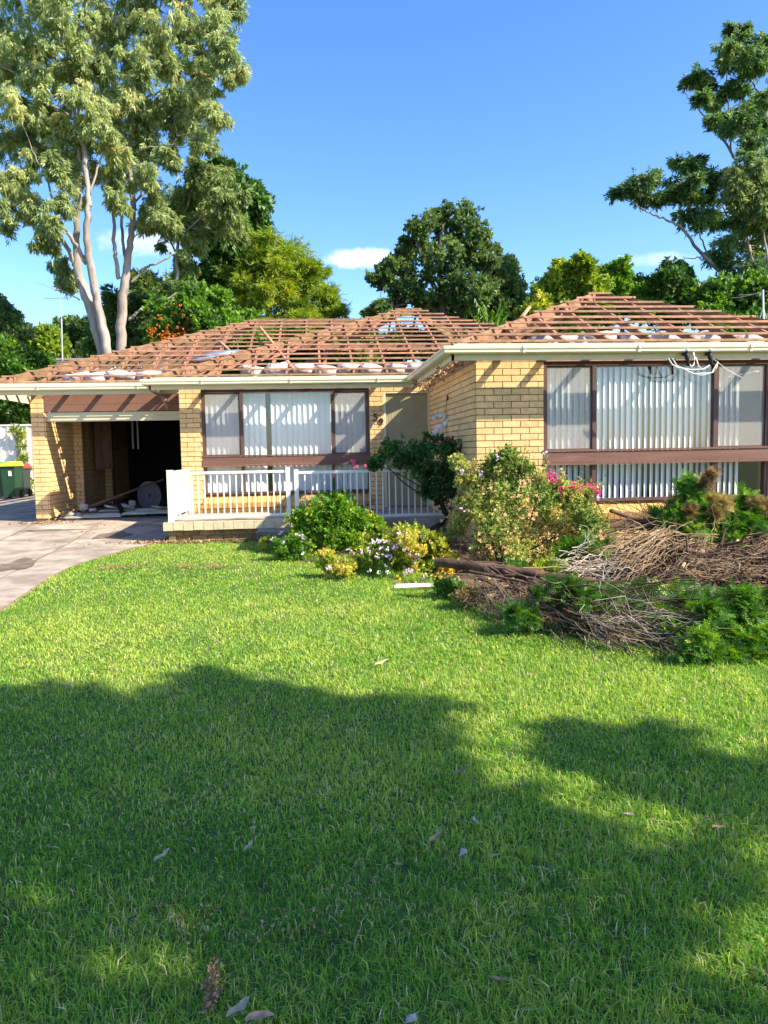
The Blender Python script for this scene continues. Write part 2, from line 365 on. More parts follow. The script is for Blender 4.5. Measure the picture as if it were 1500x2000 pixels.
def spray_template(seed=0, n=6):
    """flat fern-like conifer spray along local Y"""
    r = np.random.default_rng(seed); V = []; F = []
    for i in range(n):
        t = i / n
        for sd in (-1, 1):
            L = .42 * (1 - t * .75) * r.uniform(.8, 1.2); b = np.array([0, t, 0.0])
            d = np.array([sd * .8, .75, r.uniform(-.25, .1)]); d /= np.linalg.norm(d); w = .042
            s = np.array([-d[1], d[0], 0]) * w
            o = len(V); V += [b - s * .5, b + d * L * .5 + s, b + d * L, b + d * L * .5 - s]; F += [(o, o+1, o+2), (o, o+2, o+3)]
    o = len(V); V += [(-.03, 0, 0), (.03, 0, 0), (0, 1.15, -.05)]; F += [(o, o+1, o+2)]
    return np.array(V, float), np.array(F)
T_SPRAY = [spray_template(s) for s in range(3)]
def ball(n):
    v = rng.normal(size=(n, 3)); v /= np.linalg.norm(v, axis=1, keepdims=True); return v
def cloud(c, r, n, shell=.55):
    v = ball(n); k = np.abs(rng.normal(.66, .40, n)) if shell < .5 else (shell + (1 - shell) * rng.random(n)) * rng.random(n) ** .25
    return np.array(c) + v * k[:, None] * np.array(r), v
def foliage(name, clumps, m, parent, T, per, scale=1.0, dirmode='out', sub=7, subr=.42, droop=.0, kind=None, flat=1.0, tone=.35, loose=True):
    """clumps: (centre, radii). every clump is broken into sub-clumps, every sub-clump into twigs of leaves"""
    parts = []
    for (c, r) in clumps:
        r = np.array(r, float) * np.ones(3)
        sc, sv = cloud(c, r * (1 - subr * .7), sub, .75)
        if loose: sc = np.array(c) + rng.normal(0, .52, (sub, 3)) * r
        tone_c = rng.random()
        for k in range(sub):
            rr = r * subr * rng.uniform(.55, 1.5) * rng.uniform(.7, 1.3, 3) * np.array((1, 1, flat))
            n = max(4, int(per / sub * rng.uniform(.6, 1.4)))
            P, v = cloud(sc[k], rr, n, .3)
            if dirmode == 'down': d = np.array((0, 0, -1.0)) + rng.normal(0, .38, (n, 3)) + v * .3
            elif dirmode == 'up': d = np.array((0, 0, 1.0)) + rng.normal(0, .4, (n, 3)) + v * .6
            elif dirmode == 'side': d = v * np.array((1, 1, .25)) + rng.normal(0, .35, (n, 3)) + np.array((0, 0, -droop))
            else: d = v + rng.normal(0, .45, (n, 3)) + np.array((0, 0, -droop))
            R = frames(d, rng.uniform(0, 6.28, n)); t, tf = T[rng.integers(len(T))]
            tn = np.clip(.5 + tone * (tone_c - .5) + tone * .8 * (rng.random() - .5) + rng.normal(0, .16, n), 0, 1)
            parts.append(scatter(t, tf, P, R, scale * rng.uniform(.75, 1.3, n), rnd=tn))
    V, F, r_ = join_np(parts)
    o = obj(name, np_mesh(name, V, F, m, r_), parent, kind=kind)
    return o
def wiggle(P, Q, n, amp, sag=0.0):
    P, Q = np.array(P, float), np.array(Q, float); L = np.linalg.norm(Q - P); out = []
    off = rng.normal(0, amp * L, (n + 1, 3)); off[0] = off[-1] = 0
    for i in range(n + 1):
        t = i / n; out.append(P + (Q - P) * t + off[i] * .6 + np.array((0, 0, -sag * L * 4 * t * (1 - t))))
    return out
def pixpath(pts):
    """[(px, py, depth, radius)] -> points, radii"""
    return [at(a, b, Y) for a, b, Y, r in pts], [r for *_, r in pts]

# ------------------------------------------------------------------ ground
def gz(y): return float(np.interp(y, [0, 3, 8, 11, 12.3, 14.7, 16, 40, 400], [0, 0, .10, .16, .19, .33, .36, .5, .5]))
xs = np.unique(np.concatenate([np.linspace(-400, -20, 10), np.linspace(-20, 20, 41), np.linspace(20, 400, 10)]))
ys = np.unique(np.concatenate([np.linspace(-300, -5, 8), np.linspace(-5, 20, 76), np.linspace(20, 60, 12), np.linspace(60, 600, 12)]))
V = np.array([(x, y, gz(y) - .012) for y in ys for x in xs]); nx = len(xs)
Fg = np.array([(j*nx+i, j*nx+i+1, (j+1)*nx+i+1, (j+1)*nx+i) for j in range(len(ys)-1) for i in range(nx-1)])
obj('ground', np_mesh('ground', V, Fg, M['lawn']), kind='structure')

# lawn outline: driveway on the left, curved garden bed on the right
BED = [(4.8, 9.0), (4.95, 4.2), (5.1, 3.2), (5.35, 2.6), (5.85, 2.1), (6.8, 1.55), (7.8, 1.2), (8.4, .8), (9.6, .27), (9.95, -.39), (10.9, -.75), (11.3, -.85), (12.0, -.9)]
DRV = [(0, -3.0), (7.45, -3.03), (9.0, -3.15), (9.9, -3.15), (10.8, -2.95), (11.6, -2.7), (12.1, -2.42)]
bx = lambda y: np.interp(y, [b[0] for b in BED], [b[1] for b in BED])
dx = lambda y: np.interp(y, [b[0] for b in DRV], [b[1] for b in DRV])

def strip_mesh(name, yy, left, right, dz, m, parent=None, kind='structure', n=14):
    V = []; F = []
    for y in yy:
        a, b = left(y), right(y)
        for i in range(n + 1): V.append((a + (b - a) * i / n, y, gz(y) + dz))
    for j in range(len(yy) - 1):
        for i in range(n): F.append((j*(n+1)+i, j*(n+1)+i+1, (j+1)*(n+1)+i+1, (j+1)*(n+1)+i))
    return obj(name, np_mesh(name, np.array(V, float), np.array(F), m), parent, kind=kind)
strip_mesh('garden_bed', np.linspace(4.6, 11.95, 50), lambda y: float(bx(y)) - .02, lambda y: 9.0, -.004, M['soil'])
drive = strip_mesh('driveway', np.linspace(3, 24, 80), lambda y: -12.0, lambda y: float(dx(y)) + .03 if y < 12.1 else -2.42, -.006, M['mortar'])
# concrete panels of the driveway, joints between them
jx = [-12, -9.2, -6.6, -5.05, -3.85]
jy = [3.0, 5.4, 7.9, 10.3, 12.6, 14.68, 17.2, 19.8, 24]
for i in range(5):
    for j in range(8):
        x0 = jx[i] + .008; x1 = jx[i+1] - .008 if i < 4 else None
        y0, y1 = jy[j] + .008, jy[j+1] - .008
        sk = lambda y: (y - 12) * -.045
        z0 = rng.uniform(-.002, .002)
        V = []; F = []; ny = 8
        for y in np.linspace(y0, y1, ny + 1):
            b = (x1 + sk(y)) if x1 is not None else (float(dx(y)) if y < 12.1 else -2.42)
            V += [(x0 + sk(y), y, gz(y) + .004 + z0), (b, y, gz(y) + .004 + z0)]
        F = [(2*k, 2*k+1, 2*k+3, 2*k+2) for k in range(ny)]
        obj('slab', np_mesh('slab', np.array(V), np.array(F), M['concrete']), drive)

# an oil-dark patch and two patches of grime on the concrete
M['grime'] = mat('damp_concrete', (.20, .145, .10), .85, .3, 5, .3, 60)
for (cx, cy, rx, ry) in ((-3.35, 12.9, .30, .30), (-4.6, 13.6, .5, .10), (-3.9, 10.2, .22, .5)):
    n = 22; V = [(cx, cy, gz(cy) + .010)]
    for k in range(n):
        a = 2 * math.pi * k / n; q = 1 + .22 * math.sin(3 * a + cx) + .15 * math.sin(5 * a + cy) + rng.uniform(-.1, .1)
        yy = cy + ry * q * math.sin(a); V.append((cx + rx * q * math.cos(a), yy, gz(yy) + .010))
    obj('stain', np_mesh('stain', np.array(V), np.array([(0, 1 + k, 1 + (k + 1) % n) for k in range(n)]), M['grime']), drive)

# ------------------------------------------------------------------ grass
def blades(n, ymin, ymax, dens_h, wid):
    y = ymin + (ymax - ymin) * rng.random(n); half = .62 * y + .7
    x = .09 * y + (rng.random(n) * 2 - 1) * half
    ok = (x > dx(y) + .02) & (x < bx(y)) & (y < 11.85)
    x, y = x[ok], y[ok]; n = len(x)
    z = np.interp(y, [0, 3, 8, 11, 12.3], [0, 0, .10, .16, .19]) - .012
    def lump(fx, fy, s): return np.sin(x * fx + 1.3 * np.sin(y * fy * .7 + s)) * np.cos(y * fy + 1.7 * np.sin(x * fx * .6 + s * 2))
    patch = .5 * lump(1.7, 2.1, .3) + .3 * lump(4.3, 3.7, 1.1) + .35 * lump(11, 9, 2.2)
    h = dens_h * (1 + .38 * patch + .55 * (rng.random(n) ** 3)) * rng.uniform(.55, 1.25, n) * np.where((np.abs(x + 1.2) < 1.6) & (y > 3), .8, 1.0)
    a = rng.uniform(0, 6.283, n); lean = rng.uniform(.15, 1.5, n)
    dv = np.stack([np.cos(a), np.sin(a), np.zeros(n)], 1)
    fa = a + rng.uniform(-1, 1, n) * .9 + math.pi / 2
    sv = np.stack([np.cos(fa), np.sin(fa), np.zeros(n)], 1) * (wid(y) * rng.uniform(.6, 1.3, n) / 2)[:, None]
    P = np.stack([x, y, z], 1); up = np.array((0, 0, 1.0))
    m1 = P + (dv * (lean * .35)[:, None] + up) * (h * .5)[:, None]
    tp = P + (dv * lean[:, None] + up * (1 - .35 * lean)[:, None]) * h[:, None]
    V = np.stack([P - sv, P + sv, m1 + sv * .85, m1 - sv * .85, tp], 1).reshape(-1, 3)
    o = (np.arange(n) * 5)[:, None, None]
    F = (np.array([[0, 1, 2], [0, 2, 3], [3, 2, 4]])[None] + o).reshape(-1, 3)
    dry = (rng.random(n) < .05 + .05 * np.clip(lump(5.1, 4.2, 7.0), 0, 1))
    pt2 = lump(.9, 1.3, 4.0) + .6 * lump(6.3, 5.1, 3.1)
    t = np.clip(.48 + .16 * patch + .13 * pt2 + rng.normal(0, .17, n) + np.interp(y, [2, 6, 11], [0, .12, .16]), 0, .9); t[dry] = 1.0
    return V, F, np.repeat(t, 3)
w1 = lambda y: .0042 * np.ones_like(y)
parts = [blades(62000, 1.3, 2.8, .036, lambda y: .0042 + y * 0), blades(105000, 2.8, 5.2, .034, lambda y: .0056 + y * 0),
         blades(120000, 5.2, 8.2, .033, lambda y: .008 + y * 0), blades(105000, 8.2, 11.9, .034, lambda y: .011 + y * 0)]
V, F, R_ = join_np(parts)
tag(obj('grass', np_mesh('grass', V, F, M['f_grass'], R_)), 'short green lawn grass covering the front yard', 'grass', kind='stuff')

# ------------------------------------------------------------------ the house
XC, YR, YW, YG = 2.14, 9.92, 13.86, 14.70          # corner of the wing, and the three wall planes
GR = .30
house = thing('brick_house', 'cream brick single-storey house number 59 stripped of its roof tiles', 'house', (0, YW, GR))
COURSE, BL = .0857, .24
wall_defs = []
def wall_box(x0, x1, y0, y1, z0, z1, holes=(), axis='x'):
    """mortar core of a wall; the bricks are its children"""
    mb = MB()
    cuts = sorted({z0, z1, *[h[2] for h in holes], *[h[3] for h in holes]})
    for a, b in zip(cuts[:-1], cuts[1:]):
        hs = sorted([h for h in holes if h[2] <= a + 1e-6 and h[3] >= b - 1e-6])
        s0 = x0 if axis == 'x' else y0; s1 = x1 if axis == 'x' else y1; p = s0
        for h in hs + [(s1, s1, 0, 0)]:
            if h[0] > p + 1e-4:
                if axis == 'x': mb.box(p, h[0], y0, y1, a, b)
                else: mb.box(x0, x1, p, h[0], a, b)
            p = h[1]
    return mb.build('wall', M['mortar'], house)
def brick_shape(L, H=.076, D=.03, ch=.003):
    # front face at local -Y, chamfered edges, closed back
    mb = MB(); x, z = L / 2, H / 2
    mb.add([(-x+ch, -D, -z+ch), (x-ch, -D, -z+ch), (x-ch, -D, z-ch), (-x+ch, -D, z-ch),
            (-x, -D+ch, -z), (x, -D+ch, -z), (x, -D+ch, z), (-x, -D+ch, z), (-x, 0, -z), (x, 0, -z), (x, 0, z), (-x, 0, z)],
           [(0,1,2,3), (4,5,1,0), (5,6,2,1), (6,7,3,2), (7,4,0,3), (8,9,5,4), (9,10,6,5), (10,11,7,6), (11,8,4,7)])
    return mb
brick_cache = {}
def brick_mesh(L, m='brick', H=.076):
    k = (round(L, 3), m, round(H, 3))
    if k not in brick_cache: brick_cache[k] = brick_shape(L, H).mesh('brick', M[m])
    return brick_cache[k]
all_bricks = []       # (size in view, wall, length, centre, rotation, material, height)
def px_of(p):
    v = camo.matrix_world.inverted() @ Vector(p)
    return (750 + v.x / -v.z * F_PX, 1000 - v.y / -v.z * F_PX, -v.z)
def lay(wall, s0, s1, z_top, n, fixed, axis='x', face=-1, holes=(), m='brick', start=0, zmin=-9, closers=()):
    """running bond from s0 to s1; face: outward direction sign on the other axis"""
    for k in range(n):
        zt = z_top - k * COURSE; zc = zt - COURSE / 2
        if zt - COURSE < zmin: break
        p = s0 - (BL / 2 if (k + start) % 2 else 0)
        cells = []
        while p < s1 - 1e-4:
            a, b = max(p, s0), min(p + BL, s1)
            cells.append((a, b)); p += BL
        for a, b in cells:
            segs = [(a, b)]
            for h in holes:
                if h[2] < zc < h[3]:
                    ns = []
                    for u, v in segs:
                        if v <= h[0] or u >= h[1]: ns.append((u, v))
                        else:
                            if u < h[0]: ns.append((u, h[0]))
                            if v > h[1]: ns.append((h[1], v))
                    segs = ns
            for u, v in segs:
                if v - u < .03: continue
                c = (u + v) / 2; L = round((v - u - .009) / .01) * .01
                pos = (c, fixed, zc) if axis == 'x' else (fixed, c, zc)
                rot = 0 if (axis == 'x' and face < 0) else (math.pi if axis == 'x' else (-math.pi / 2 if face < 0 else math.pi / 2))
                X, Y_, d = px_of(pos)
                vis = 0 if (X < -40 or X > 1540) else (v - u) / d * (1.0 if axis == 'x' else .45)
                all_bricks.append((vis, wall, L, pos, rot, m, .076))
WZ0, WZ1 = .81, 2.69                                   # window opening
RW = (3.055, 6.23); LW = (-1.985, 1.02)
# right wing front wall
wR = wall_box(XC + .02, 7.4, YR + .012, YR + .24, .0, 2.80, [(RW[0], RW[1], WZ0 - .13, WZ1)])
wallS = wall_box(XC + .012, XC + .23, YR + .245, YW, .0, 2.80, axis='y')
wL = wall_box(-2.37, XC + .01, YW + .012, YW + .24, .1, 2.80, [(LW[0], LW[1], WZ0 - .13, WZ1), (1.275, 2.13, .45, 2.64)])
ztop = .9593 + EYE + COURSE * 2
lay(wR, XC, 7.4, ztop, 33, YR + .015, 'x', -1, [(RW[0], RW[1], WZ0 - .16, WZ1 + .1)], start=0, zmin=-.02)
lay(wallS, YR + .002, YW, ztop, 33, XC + .015, 'y', -1, start=1, zmin=-.02)
ztl = 1.0678 + EYE + COURSE
lay(wL, -2.37, XC - .004, ztl, 27, YW + .015, 'x', -1, [(LW[0], LW[1], WZ0 - .16, WZ1 + .1), (1.275, 2.2, .3, 2.66)], start=0, zmin=.40)
# left pier of the garage and its long side wall with two piers inside
wG = wall_box(-5.205, -4.99, YG + .012, YG + .22, .3, 2.8)
ztg = .9839 + EYE + COURSE
lay(wG, -5.22, -4.98, ztg, 28, YG + .015, 'x', -1, start=0, zmin=.32)
wGs = wall_box(-5.205, -4.992, YG + .225, 21.0, .3, 2.7, axis='y')
lay(wGs, YG + .002, 20.9, ztg, 28, -4.992 + .002, 'y', 1, start=1, zmin=.32)
pw = wall_box(-4.985, -4.80, 16.35, 16.58, .34, 2.7, axis='y')
lay(pw, -5.0, -4.80, ztg, 28, 16.352, 'x', -1, zmin=.36)
pw2 = wall_box(-4.985, -4.80, 18.6, 18.83, .34, 2.7, axis='y')
lay(pw2, -5.0, -4.80, ztg, 28, 18.602, 'x', -1, zmin=.36)
lay(wL, YW + .26, YW + .95, ztl, 27, -2.368, 'y', -1, start=1, zmin=.36)
# porch base
wP = wall_box(-2.27, -.55, 12.06, 12.25, .05, .37)
lay(wP, -2.30, -.5, .36, 3, 12.065, 'x', -1, m='brick_dirty', zmin=.05)
lay(wP, 12.07, 13.86, .36, 3, -2.272, 'y', -1, m='brick_dirty', start=1, zmin=.05)
# sloping brick-on-edge sills under the two big windows
def sill(x0, x1, yw):
    n = int(round((x1 - x0) / .0857)); w = (x1 - x0) / n
    me = MB()
    a, h = .0385, .0
    # profile in (y, z): slopes down and out, then a plain front
    pr_ = [(yw + .10, .80), (yw + .09, .70), (yw - .105, .575), (yw - .125, .665)]
    me.add([(-a, pr_[i][0] - yw, pr_[i][1]) for i in range(4)] + [(a, pr_[i][0] - yw, pr_[i][1]) for i in range(4)],
           [(0,1,2,3), (4,7,6,5), (0,4,5,1), (1,5,6,2), (2,6,7,3), (3,7,4,0)])
    sm = me.mesh('sill_brick', M['brick_sill'])
    bed = MB(); bed.add([(x, yw + y, z) for x in (x0, x1) for y, z in ((.11, .79), (.10, .69), (-.09, .58), (-.115, .655))],
                        [(0,1,2,3), (4,7,6,5), (0,4,5,1), (1,5,6,2), (2,6,7,3), (3,7,4,0)])
    root = bed.build('sill', M['mortar'], house)
    for i in range(n):
        obj('sill_brick', sm, root, (x0 + (i + .5) * w, yw + rng.uniform(-.003, .003), rng.uniform(-.002, .002)))
sill(RW[0] - .01, RW[1] + .01, YR); sill(LW[0] - .01, LW[1] + .01, YW)
all_bricks.sort(key=lambda b: -b[0])
rest = MB()
for i, (vis, wall, L, pos, rot, m, H) in enumerate(all_bricks):
    jx_, jz_ = rng.uniform(-.0015, .0015), rng.uniform(-.0015, .0015); pr = rng.uniform(-.0025, .0025)
    if i < 299:
        o = obj('brick', brick_mesh(L, m), wall, (pos[0], pos[1], pos[2] + jz_), (rng.uniform(-.008, .008), 0, rot + rng.uniform(-.004, .004)))
    elif vis > 0:
        b = brick_shape(L); Rm = Matrix.Translation((pos[0] + jx_, pos[1], pos[2] + jz_)) @ Matrix.Rotation(rot, 4, 'Z')
        rest.add([Rm @ Vector(v) for v in b.v], b.f)
# the rest of the brickwork, tone differing from brick to brick
def isl_mat():
    m = M['brick'].copy(); m.name = 'cream_brick_mass'; nt = m.node_tree
    oi = [n for n in nt.nodes if n.type == 'OBJECT_INFO'][0]; g = nt.nodes.new('ShaderNodeNewGeometry')
    for l in list(nt.links):
        if l.from_node == oi: s = l.to_socket; nt.links.remove(l); nt.links.new(g.outputs['Random Per Island'], s)
    return m
rest.build('brickwork', isl_mat(), house, kind='stuff')

# windows -------------------------------------------------------------
def window(x0, x1, yw, mull, screens):
    f = MB(); y0, y1 = yw + .012, yw + .10
    f.box(x0, x0 + .045, y0, y1, WZ0, WZ1); f.box(x1 - .045, x1, y0, y1, WZ0, WZ1)
    f.box(x0 + .045, x1 - .045, y0 + .002, y1, WZ1 - .055, WZ1); f.box(x0 + .045, x1 - .045, y0 + .002, y1, WZ0, WZ0 + .04)
    for mx in mull: f.box(mx - .026, mx + .026, y0 + .004, y1, WZ0 + .04, WZ1 - .055)
    fr = f.build('window', M['brown_dark'], house)
    t = MB(); t.box(x0 - .01, x1 + .01, yw - .018, yw + .03, 1.345, 1.49); t.build('mid_rail', M['brown'], fr)
    t = MB(); t.box(x0 - .012, x1 + .012, yw - .03, yw + .03, 1.492, 1.517); t.box(x0 - .012, x1 + .012, yw - .026, yw + .03, 1.311, 1.343)
    t.build('rail_bead', M['brown'], fr)
    t = MB(); t.box(x0 - .02, x1 + .02, yw - .012, yw + .03, WZ1 - .002, WZ1 + .06); t.build('head_trim', mat('pink_brown_trim', (.42, .24, .19), .6, .2, 8), fr)
    edges = [x0 + .02] + list(mull) + [x1 - .02]
    for i, (a, b) in enumerate(zip(edges[:-1], edges[1:])):
        for (z0, z1) in ((WZ0 + .03, 1.33), (1.50, WZ1 - .045)):
            g = MB(); g.add([(a + .01, yw + .062, z0), (b - .01, yw + .062, z0), (b - .01, yw + .062, z1), (a + .01, yw + .062, z1)], [(0, 1, 2, 3)])
            g.build('pane', M['glass'], fr)
        if i in screens:
            g = MB(); z0, z1 = 1.515, WZ1 - .058
            g.box(a + .035, b - .035, yw + .034, yw + .0352, z0, z1); g.build('insect_screen', M['screen'], fr)
            g = MB()
            for (p, q, r, s_) in ((a+.028, a+.045, z0, z1), (b-.045, b-.028, z0, z1), (a+.045, b-.045, z0, z0+.016), (a+.045, b-.045, z1-.016, z1)): g.box(p, q, yw + .03, yw + .04, r, s_)
            g.build('screen_frame', M['brown_dark'], fr)
    return fr
window(*RW, YR, (3.761, 5.467), (0, 2)); window(*LW, YW, (-1.284, .352), (0, 2))
def blind(label, x0, x1, yw, pitch, w, ang, gaps=()):
    b = thing('vertical_blind', label, 'blind', ((x0 + x1) / 2, yw + .17, WZ0))
    h = MB(); h.box(x0 - .02, x1 + .02, yw + .13, yw + .18, WZ1 - .06, WZ1 - .02); h.build('head_rail', M['white'], b)
    s = MB()
    zz = [WZ0 + .0, 1.2, 1.6, 2.0, WZ1 - .07]; n = 4
    for z in zz:
        for i in range(n + 1):
            u = (i / n - .5) * w; s.v.append((u, .006 * (1 - (2 * i / n - 1) ** 2), z))
    for j in range(4):
        for i in range(n): s.f.append((j*(n+1)+i, j*(n+1)+i+1, (j+1)*(n+1)+i+1, (j+1)*(n+1)+i))
    me = s.mesh('slat', M['slat'], True)
    x = x0 + w / 2; k = 0
    while x < x1:
        if k not in gaps:
            obj('slat', me, b, (x, yw + .155, 0), (0, 0, math.radians(ang + rng.normal(0, 3.5))))
        x += pitch * rng.uniform(.97, 1.03); k += 1
blind('white vertical blind with open slats behind the right wing window', 3.10, 5.86, YR, .082, .089, 33)
blind('white vertical blind nearly closed behind the window beside the front door', -1.94, .99, YW, .098, .104, 24, gaps=(11,))

# front door ----------------------------------------------------------
d = MB(); d.box(1.275, 1.325, YW - .01, YW + .12, .49, 2.64); d.box(2.095, 2.138, YW - .01, YW + .12, .49, 2.64); d.box(1.325, 2.095, YW - .008, YW + .12, 2.59, 2.64)
dfr = d.build('door', M['fascia'], house)
d = MB(); nb = 15
for i in range(nb):
    a = 1.33 + i * (.76 / nb); d.box(a + .003, a + .76 / nb - .003, YW + .03, YW + .06, .53, 2.585)
d.box(1.328, 2.092, YW + .036, YW + .07, .52, 2.588)
d.build('door_leaf', M['door'], dfr)
d = MB(); d.tube([(1.39, YW + .03, 1.52), (1.39, YW - .02, 1.52)], .018, 10); d.tube([(1.39, YW - .02, 1.52), (1.47, YW - .025, 1.52)], .009, 8)
d.build('handle', M['galv'], dfr)
d = MB(); d.box(1.27, 2.138, YW - .06, YW + .1, .46, .51); d.build('door_sill', M['concrete'], dfr)
# house number, raised dark figures
def figure(ch, p, size):
    cu = bpy.data.curves.new('house_number_digit', 'FONT'); cu.body = ch; cu.size = size; cu.extrude = .008; cu.bevel_depth = .0008
    cu.materials.append(M['black']); tmp = bpy.data.objects.new('tmp', cu); C.objects.link(tmp)
    me = bpy.data.meshes.new_from_object(tmp.evaluated_get(bpy.context.evaluated_depsgraph_get())); bpy.data.objects.remove(tmp); me.name = 'house_number_digit'
    return obj('house_number_digit', me, house, p, (math.pi / 2, 0, 0))
p5 = at(728, 822, YW); p9 = at(739, 831, YW)
figure('5', (p5[0], YW - .03, p5[2]), .19); figure('9', (p9[0], YW - .03, p9[2]), .19)
# conduits and lamp opening on the side wall of the wing
for y, za, zb in ((11.65, .55, 1.35), (12.9, .5, 1.2)):
    t = MB(); t.tube([(XC - .025, y, za), (XC - .025, y, zb)], .007, 6); t.build('conduit', mat('tan_conduit', (.55, .33, .14), .6), house)
lan = thing('wall_lantern', 'white carriage lantern dangling by its wire on the side wall right of the front door', 'lantern', (XC, 12.05, 1.9))
t = MB(); t.tube([(XC - .018, 11.89, 2.36), (XC - .03, 11.89, 2.36)], .045, 10); t.build('mounting_hole', M['black'], lan)
t = MB(); t.tube([(XC - .03, 11.89, 2.36), (XC - .04, 11.93, 2.25), (XC - .035, 12.0, 2.1), (XC - .06, 12.0, 2.02)], .004, 5); t.build('wire', M['black'], lan)
Rl = Matrix.Translation((XC - .14, 12.02, 1.96)) @ Matrix.Rotation(.35, 4, 'Y') @ Matrix.Rotation(.3, 4, 'X') @ Matrix.Scale(1.2, 4)
t = MB(); t.tube([(.09, 0, .10), (.08, 0, .0)], .035, 10); t.tube([(.06, 0, .06), (.02, 0, .13), (-.06, 0, .12), (-.08, 0, .05)], [.028, .032, .04, .045], 8)
t.tube([(-.08, 0, .07), (-.08, 0, .03)], [.045, .02], 8)
t.v = [tuple(Rl @ Vector(v)) for v in t.v]; t.build('bracket', M['white'], lan, True)
t = MB(); g = MB(); top, bot = [], []
for k in range(6):
    a = math.pi / 3 * k; top.append((.045 * math.cos(a), .045 * math.sin(a), -.04)); bot.append((.085 * math.cos(a), .085 * math.sin(a), -.19))
for k in range(6): t.tube([top[k], bot[k]], .006, 5)
t.tube([(0, 0, .0), (0, 0, -.04)], [.02, .06], 6); t.tube([(0, 0, -.19), (0, 0, -.205)], [.09, .085], 6)
for k in range(6): g.add([top[k], bot[k], bot[(k+1) % 6], top[(k+1) % 6]], [(0, 1, 2, 3)])
for m_ in (t, g): m_.v = [tuple(Rl @ Vector((v[0] + .03, v[1], v[2]))) for v in m_.v]
t.build('lantern_frame', M['white'], lan); g.build('lantern_glass', M['glass'], lan)

# porch ---------------------------------------------------------------
sl = MB(); sl.box(-2.30, XC, 11.99, YW, .375, .485); sl.box(-.29, XC, 11.17, 11.99, .37, .49); sl.box(-.28, XC, 11.25, 11.98, .0, .37)
porch = sl.build('porch_floor', M['concrete'], house)
et = MB(); et.box(-.0745, .0745, 0, .08, .37, .497); etm = et.mesh('edge_brick', M['edge_tile'])
x = -2.36 + .0775
while x < -.30:
    obj('edge_brick', etm, porch, (x, 11.945 + rng.uniform(-.003, .003), rng.uniform(-.003, .003))); x += .155
et = MB(); et.box(0, .08, -.0745, .0745, .37, .497); etm2 = et.mesh('edge_brick', M['edge_tile'])
y = 12.11
while y < 13.8: obj('edge_brick', etm2, porch, (-2.362, y, 0)); y += .155
et = MB(); et.box(-.36, -.292, 11.13, 11.9, .33, .50); et.build('landing_edge', M['fascia'], porch)
for i, (a, b, c, d_, e, f_) in enumerate(((-.86, -.37, 11.25, 11.75, .1, .385), (-.72, -.3, 10.85, 11.245, .1, .27))):
    s_ = MB(); s_.box(a, b, c, d_, e, f_ - .05); s_.box(a - .02, b + .005, c - .025, d_ + .001, f_ - .049, f_); s_.build('porch_step', M['step'], house)
# railing
rail = thing('porch_railing', 'cream metal balustrade with a solid side panel along the porch front', 'railing', (-1.3, 12.05, .49))
def post(x, y, z0, z1, w=.05):
    p = MB(); p.box(x - w/2, x + w/2, y - w/2, y + w/2, z0, z1); p.box(x - w/2 - .004, x + w/2 + .004, y - w/2 - .004, y + w/2 + .004, z1, z1 + .008); p.build('post', M['white_metal'], rail)
def run(x0, x1, y, zb, zt, gap=.0975):
    r = MB(); r.box(x0, x1, y - .02, y + .02, zt - .04, zt); r.build('top_rail', M['white_metal'], rail)
    r = MB(); r.box(x0, x1, y - .015, y + .015, zb, zb + .04); r.build('bottom_rail', M['white_metal'], rail)
    n = int((x1 - x0) / gap); me = MB().box(-.0095, .0095, -.0095, .0095, zb + .04, zt - .04).mesh('baluster', M['white_metal'])
    for i in range(1, n + 1): obj('baluster', me, rail, (x0 + (x1 - x0) * i / (n + 1), y, 0))
post(-2.24, 12.03, .49, 1.30, .085); post(-.42, 12.03, .49, 1.315, .065)
run(-2.20, -.45, 12.03, .555, 1.275)
post(-.27, 11.27, .49, 1.29, .06); post(2.085, 11.27, .49, 1.29, .04); run(-.24, 2.07, 11.27, .56, 1.27)
post(-2.24, 13.80, .49, 1.30, .04)
p = MB(); p.box(-2.275, -2.255, 12.075, 13.77, .56, 1.285); p.box(-2.255, -2.249, 12.12, 13.72, .60, 1.25); p.build('side_panel', M['white_metal'], rail)
p = MB(); p.box(-2.245, -2.215, 12.06, 12.16, .62, 1.22); p.build('panel_stile', M['white_metal'], rail)

# eaves ---------------------------------------------------------------
FB, FT, OV, TAN = 2.665, 2.875, .38, math.tan(math.radians(22.5))
CX0, CX1, CY0 = XC - OV, 7.75, YR - OV
BX0, BX1, BY0 = -2.80, 7.5, YW - OV
AX0, AY0 = -5.95, YG - OV
BR = 4.95; AR = 4.63; CR = (CX1 - CX0) / 2
def fas(P, Q, outward):
    """fascia board and quad gutter between two corners"""
    P = Vector(P); Q = Vector(Q); o = Vector(outward); d = (Q - P).normalized()
    f = MB(); f.add([P, Q, Q - o*.03, P - o*.03, P + Vector((0,0,FT-FB)), Q + Vector((0,0,FT-FB)), Q - o*.03 + Vector((0,0,FT-FB)), P - o*.03 + Vector((0,0,FT-FB))],
          [(0,3,2,1),(4,5,6,7),(0,1,5,4),(1,2,6,5),(2,3,7,6),(3,0,4,7)])
    f.build('fascia', M['fascia'], house)
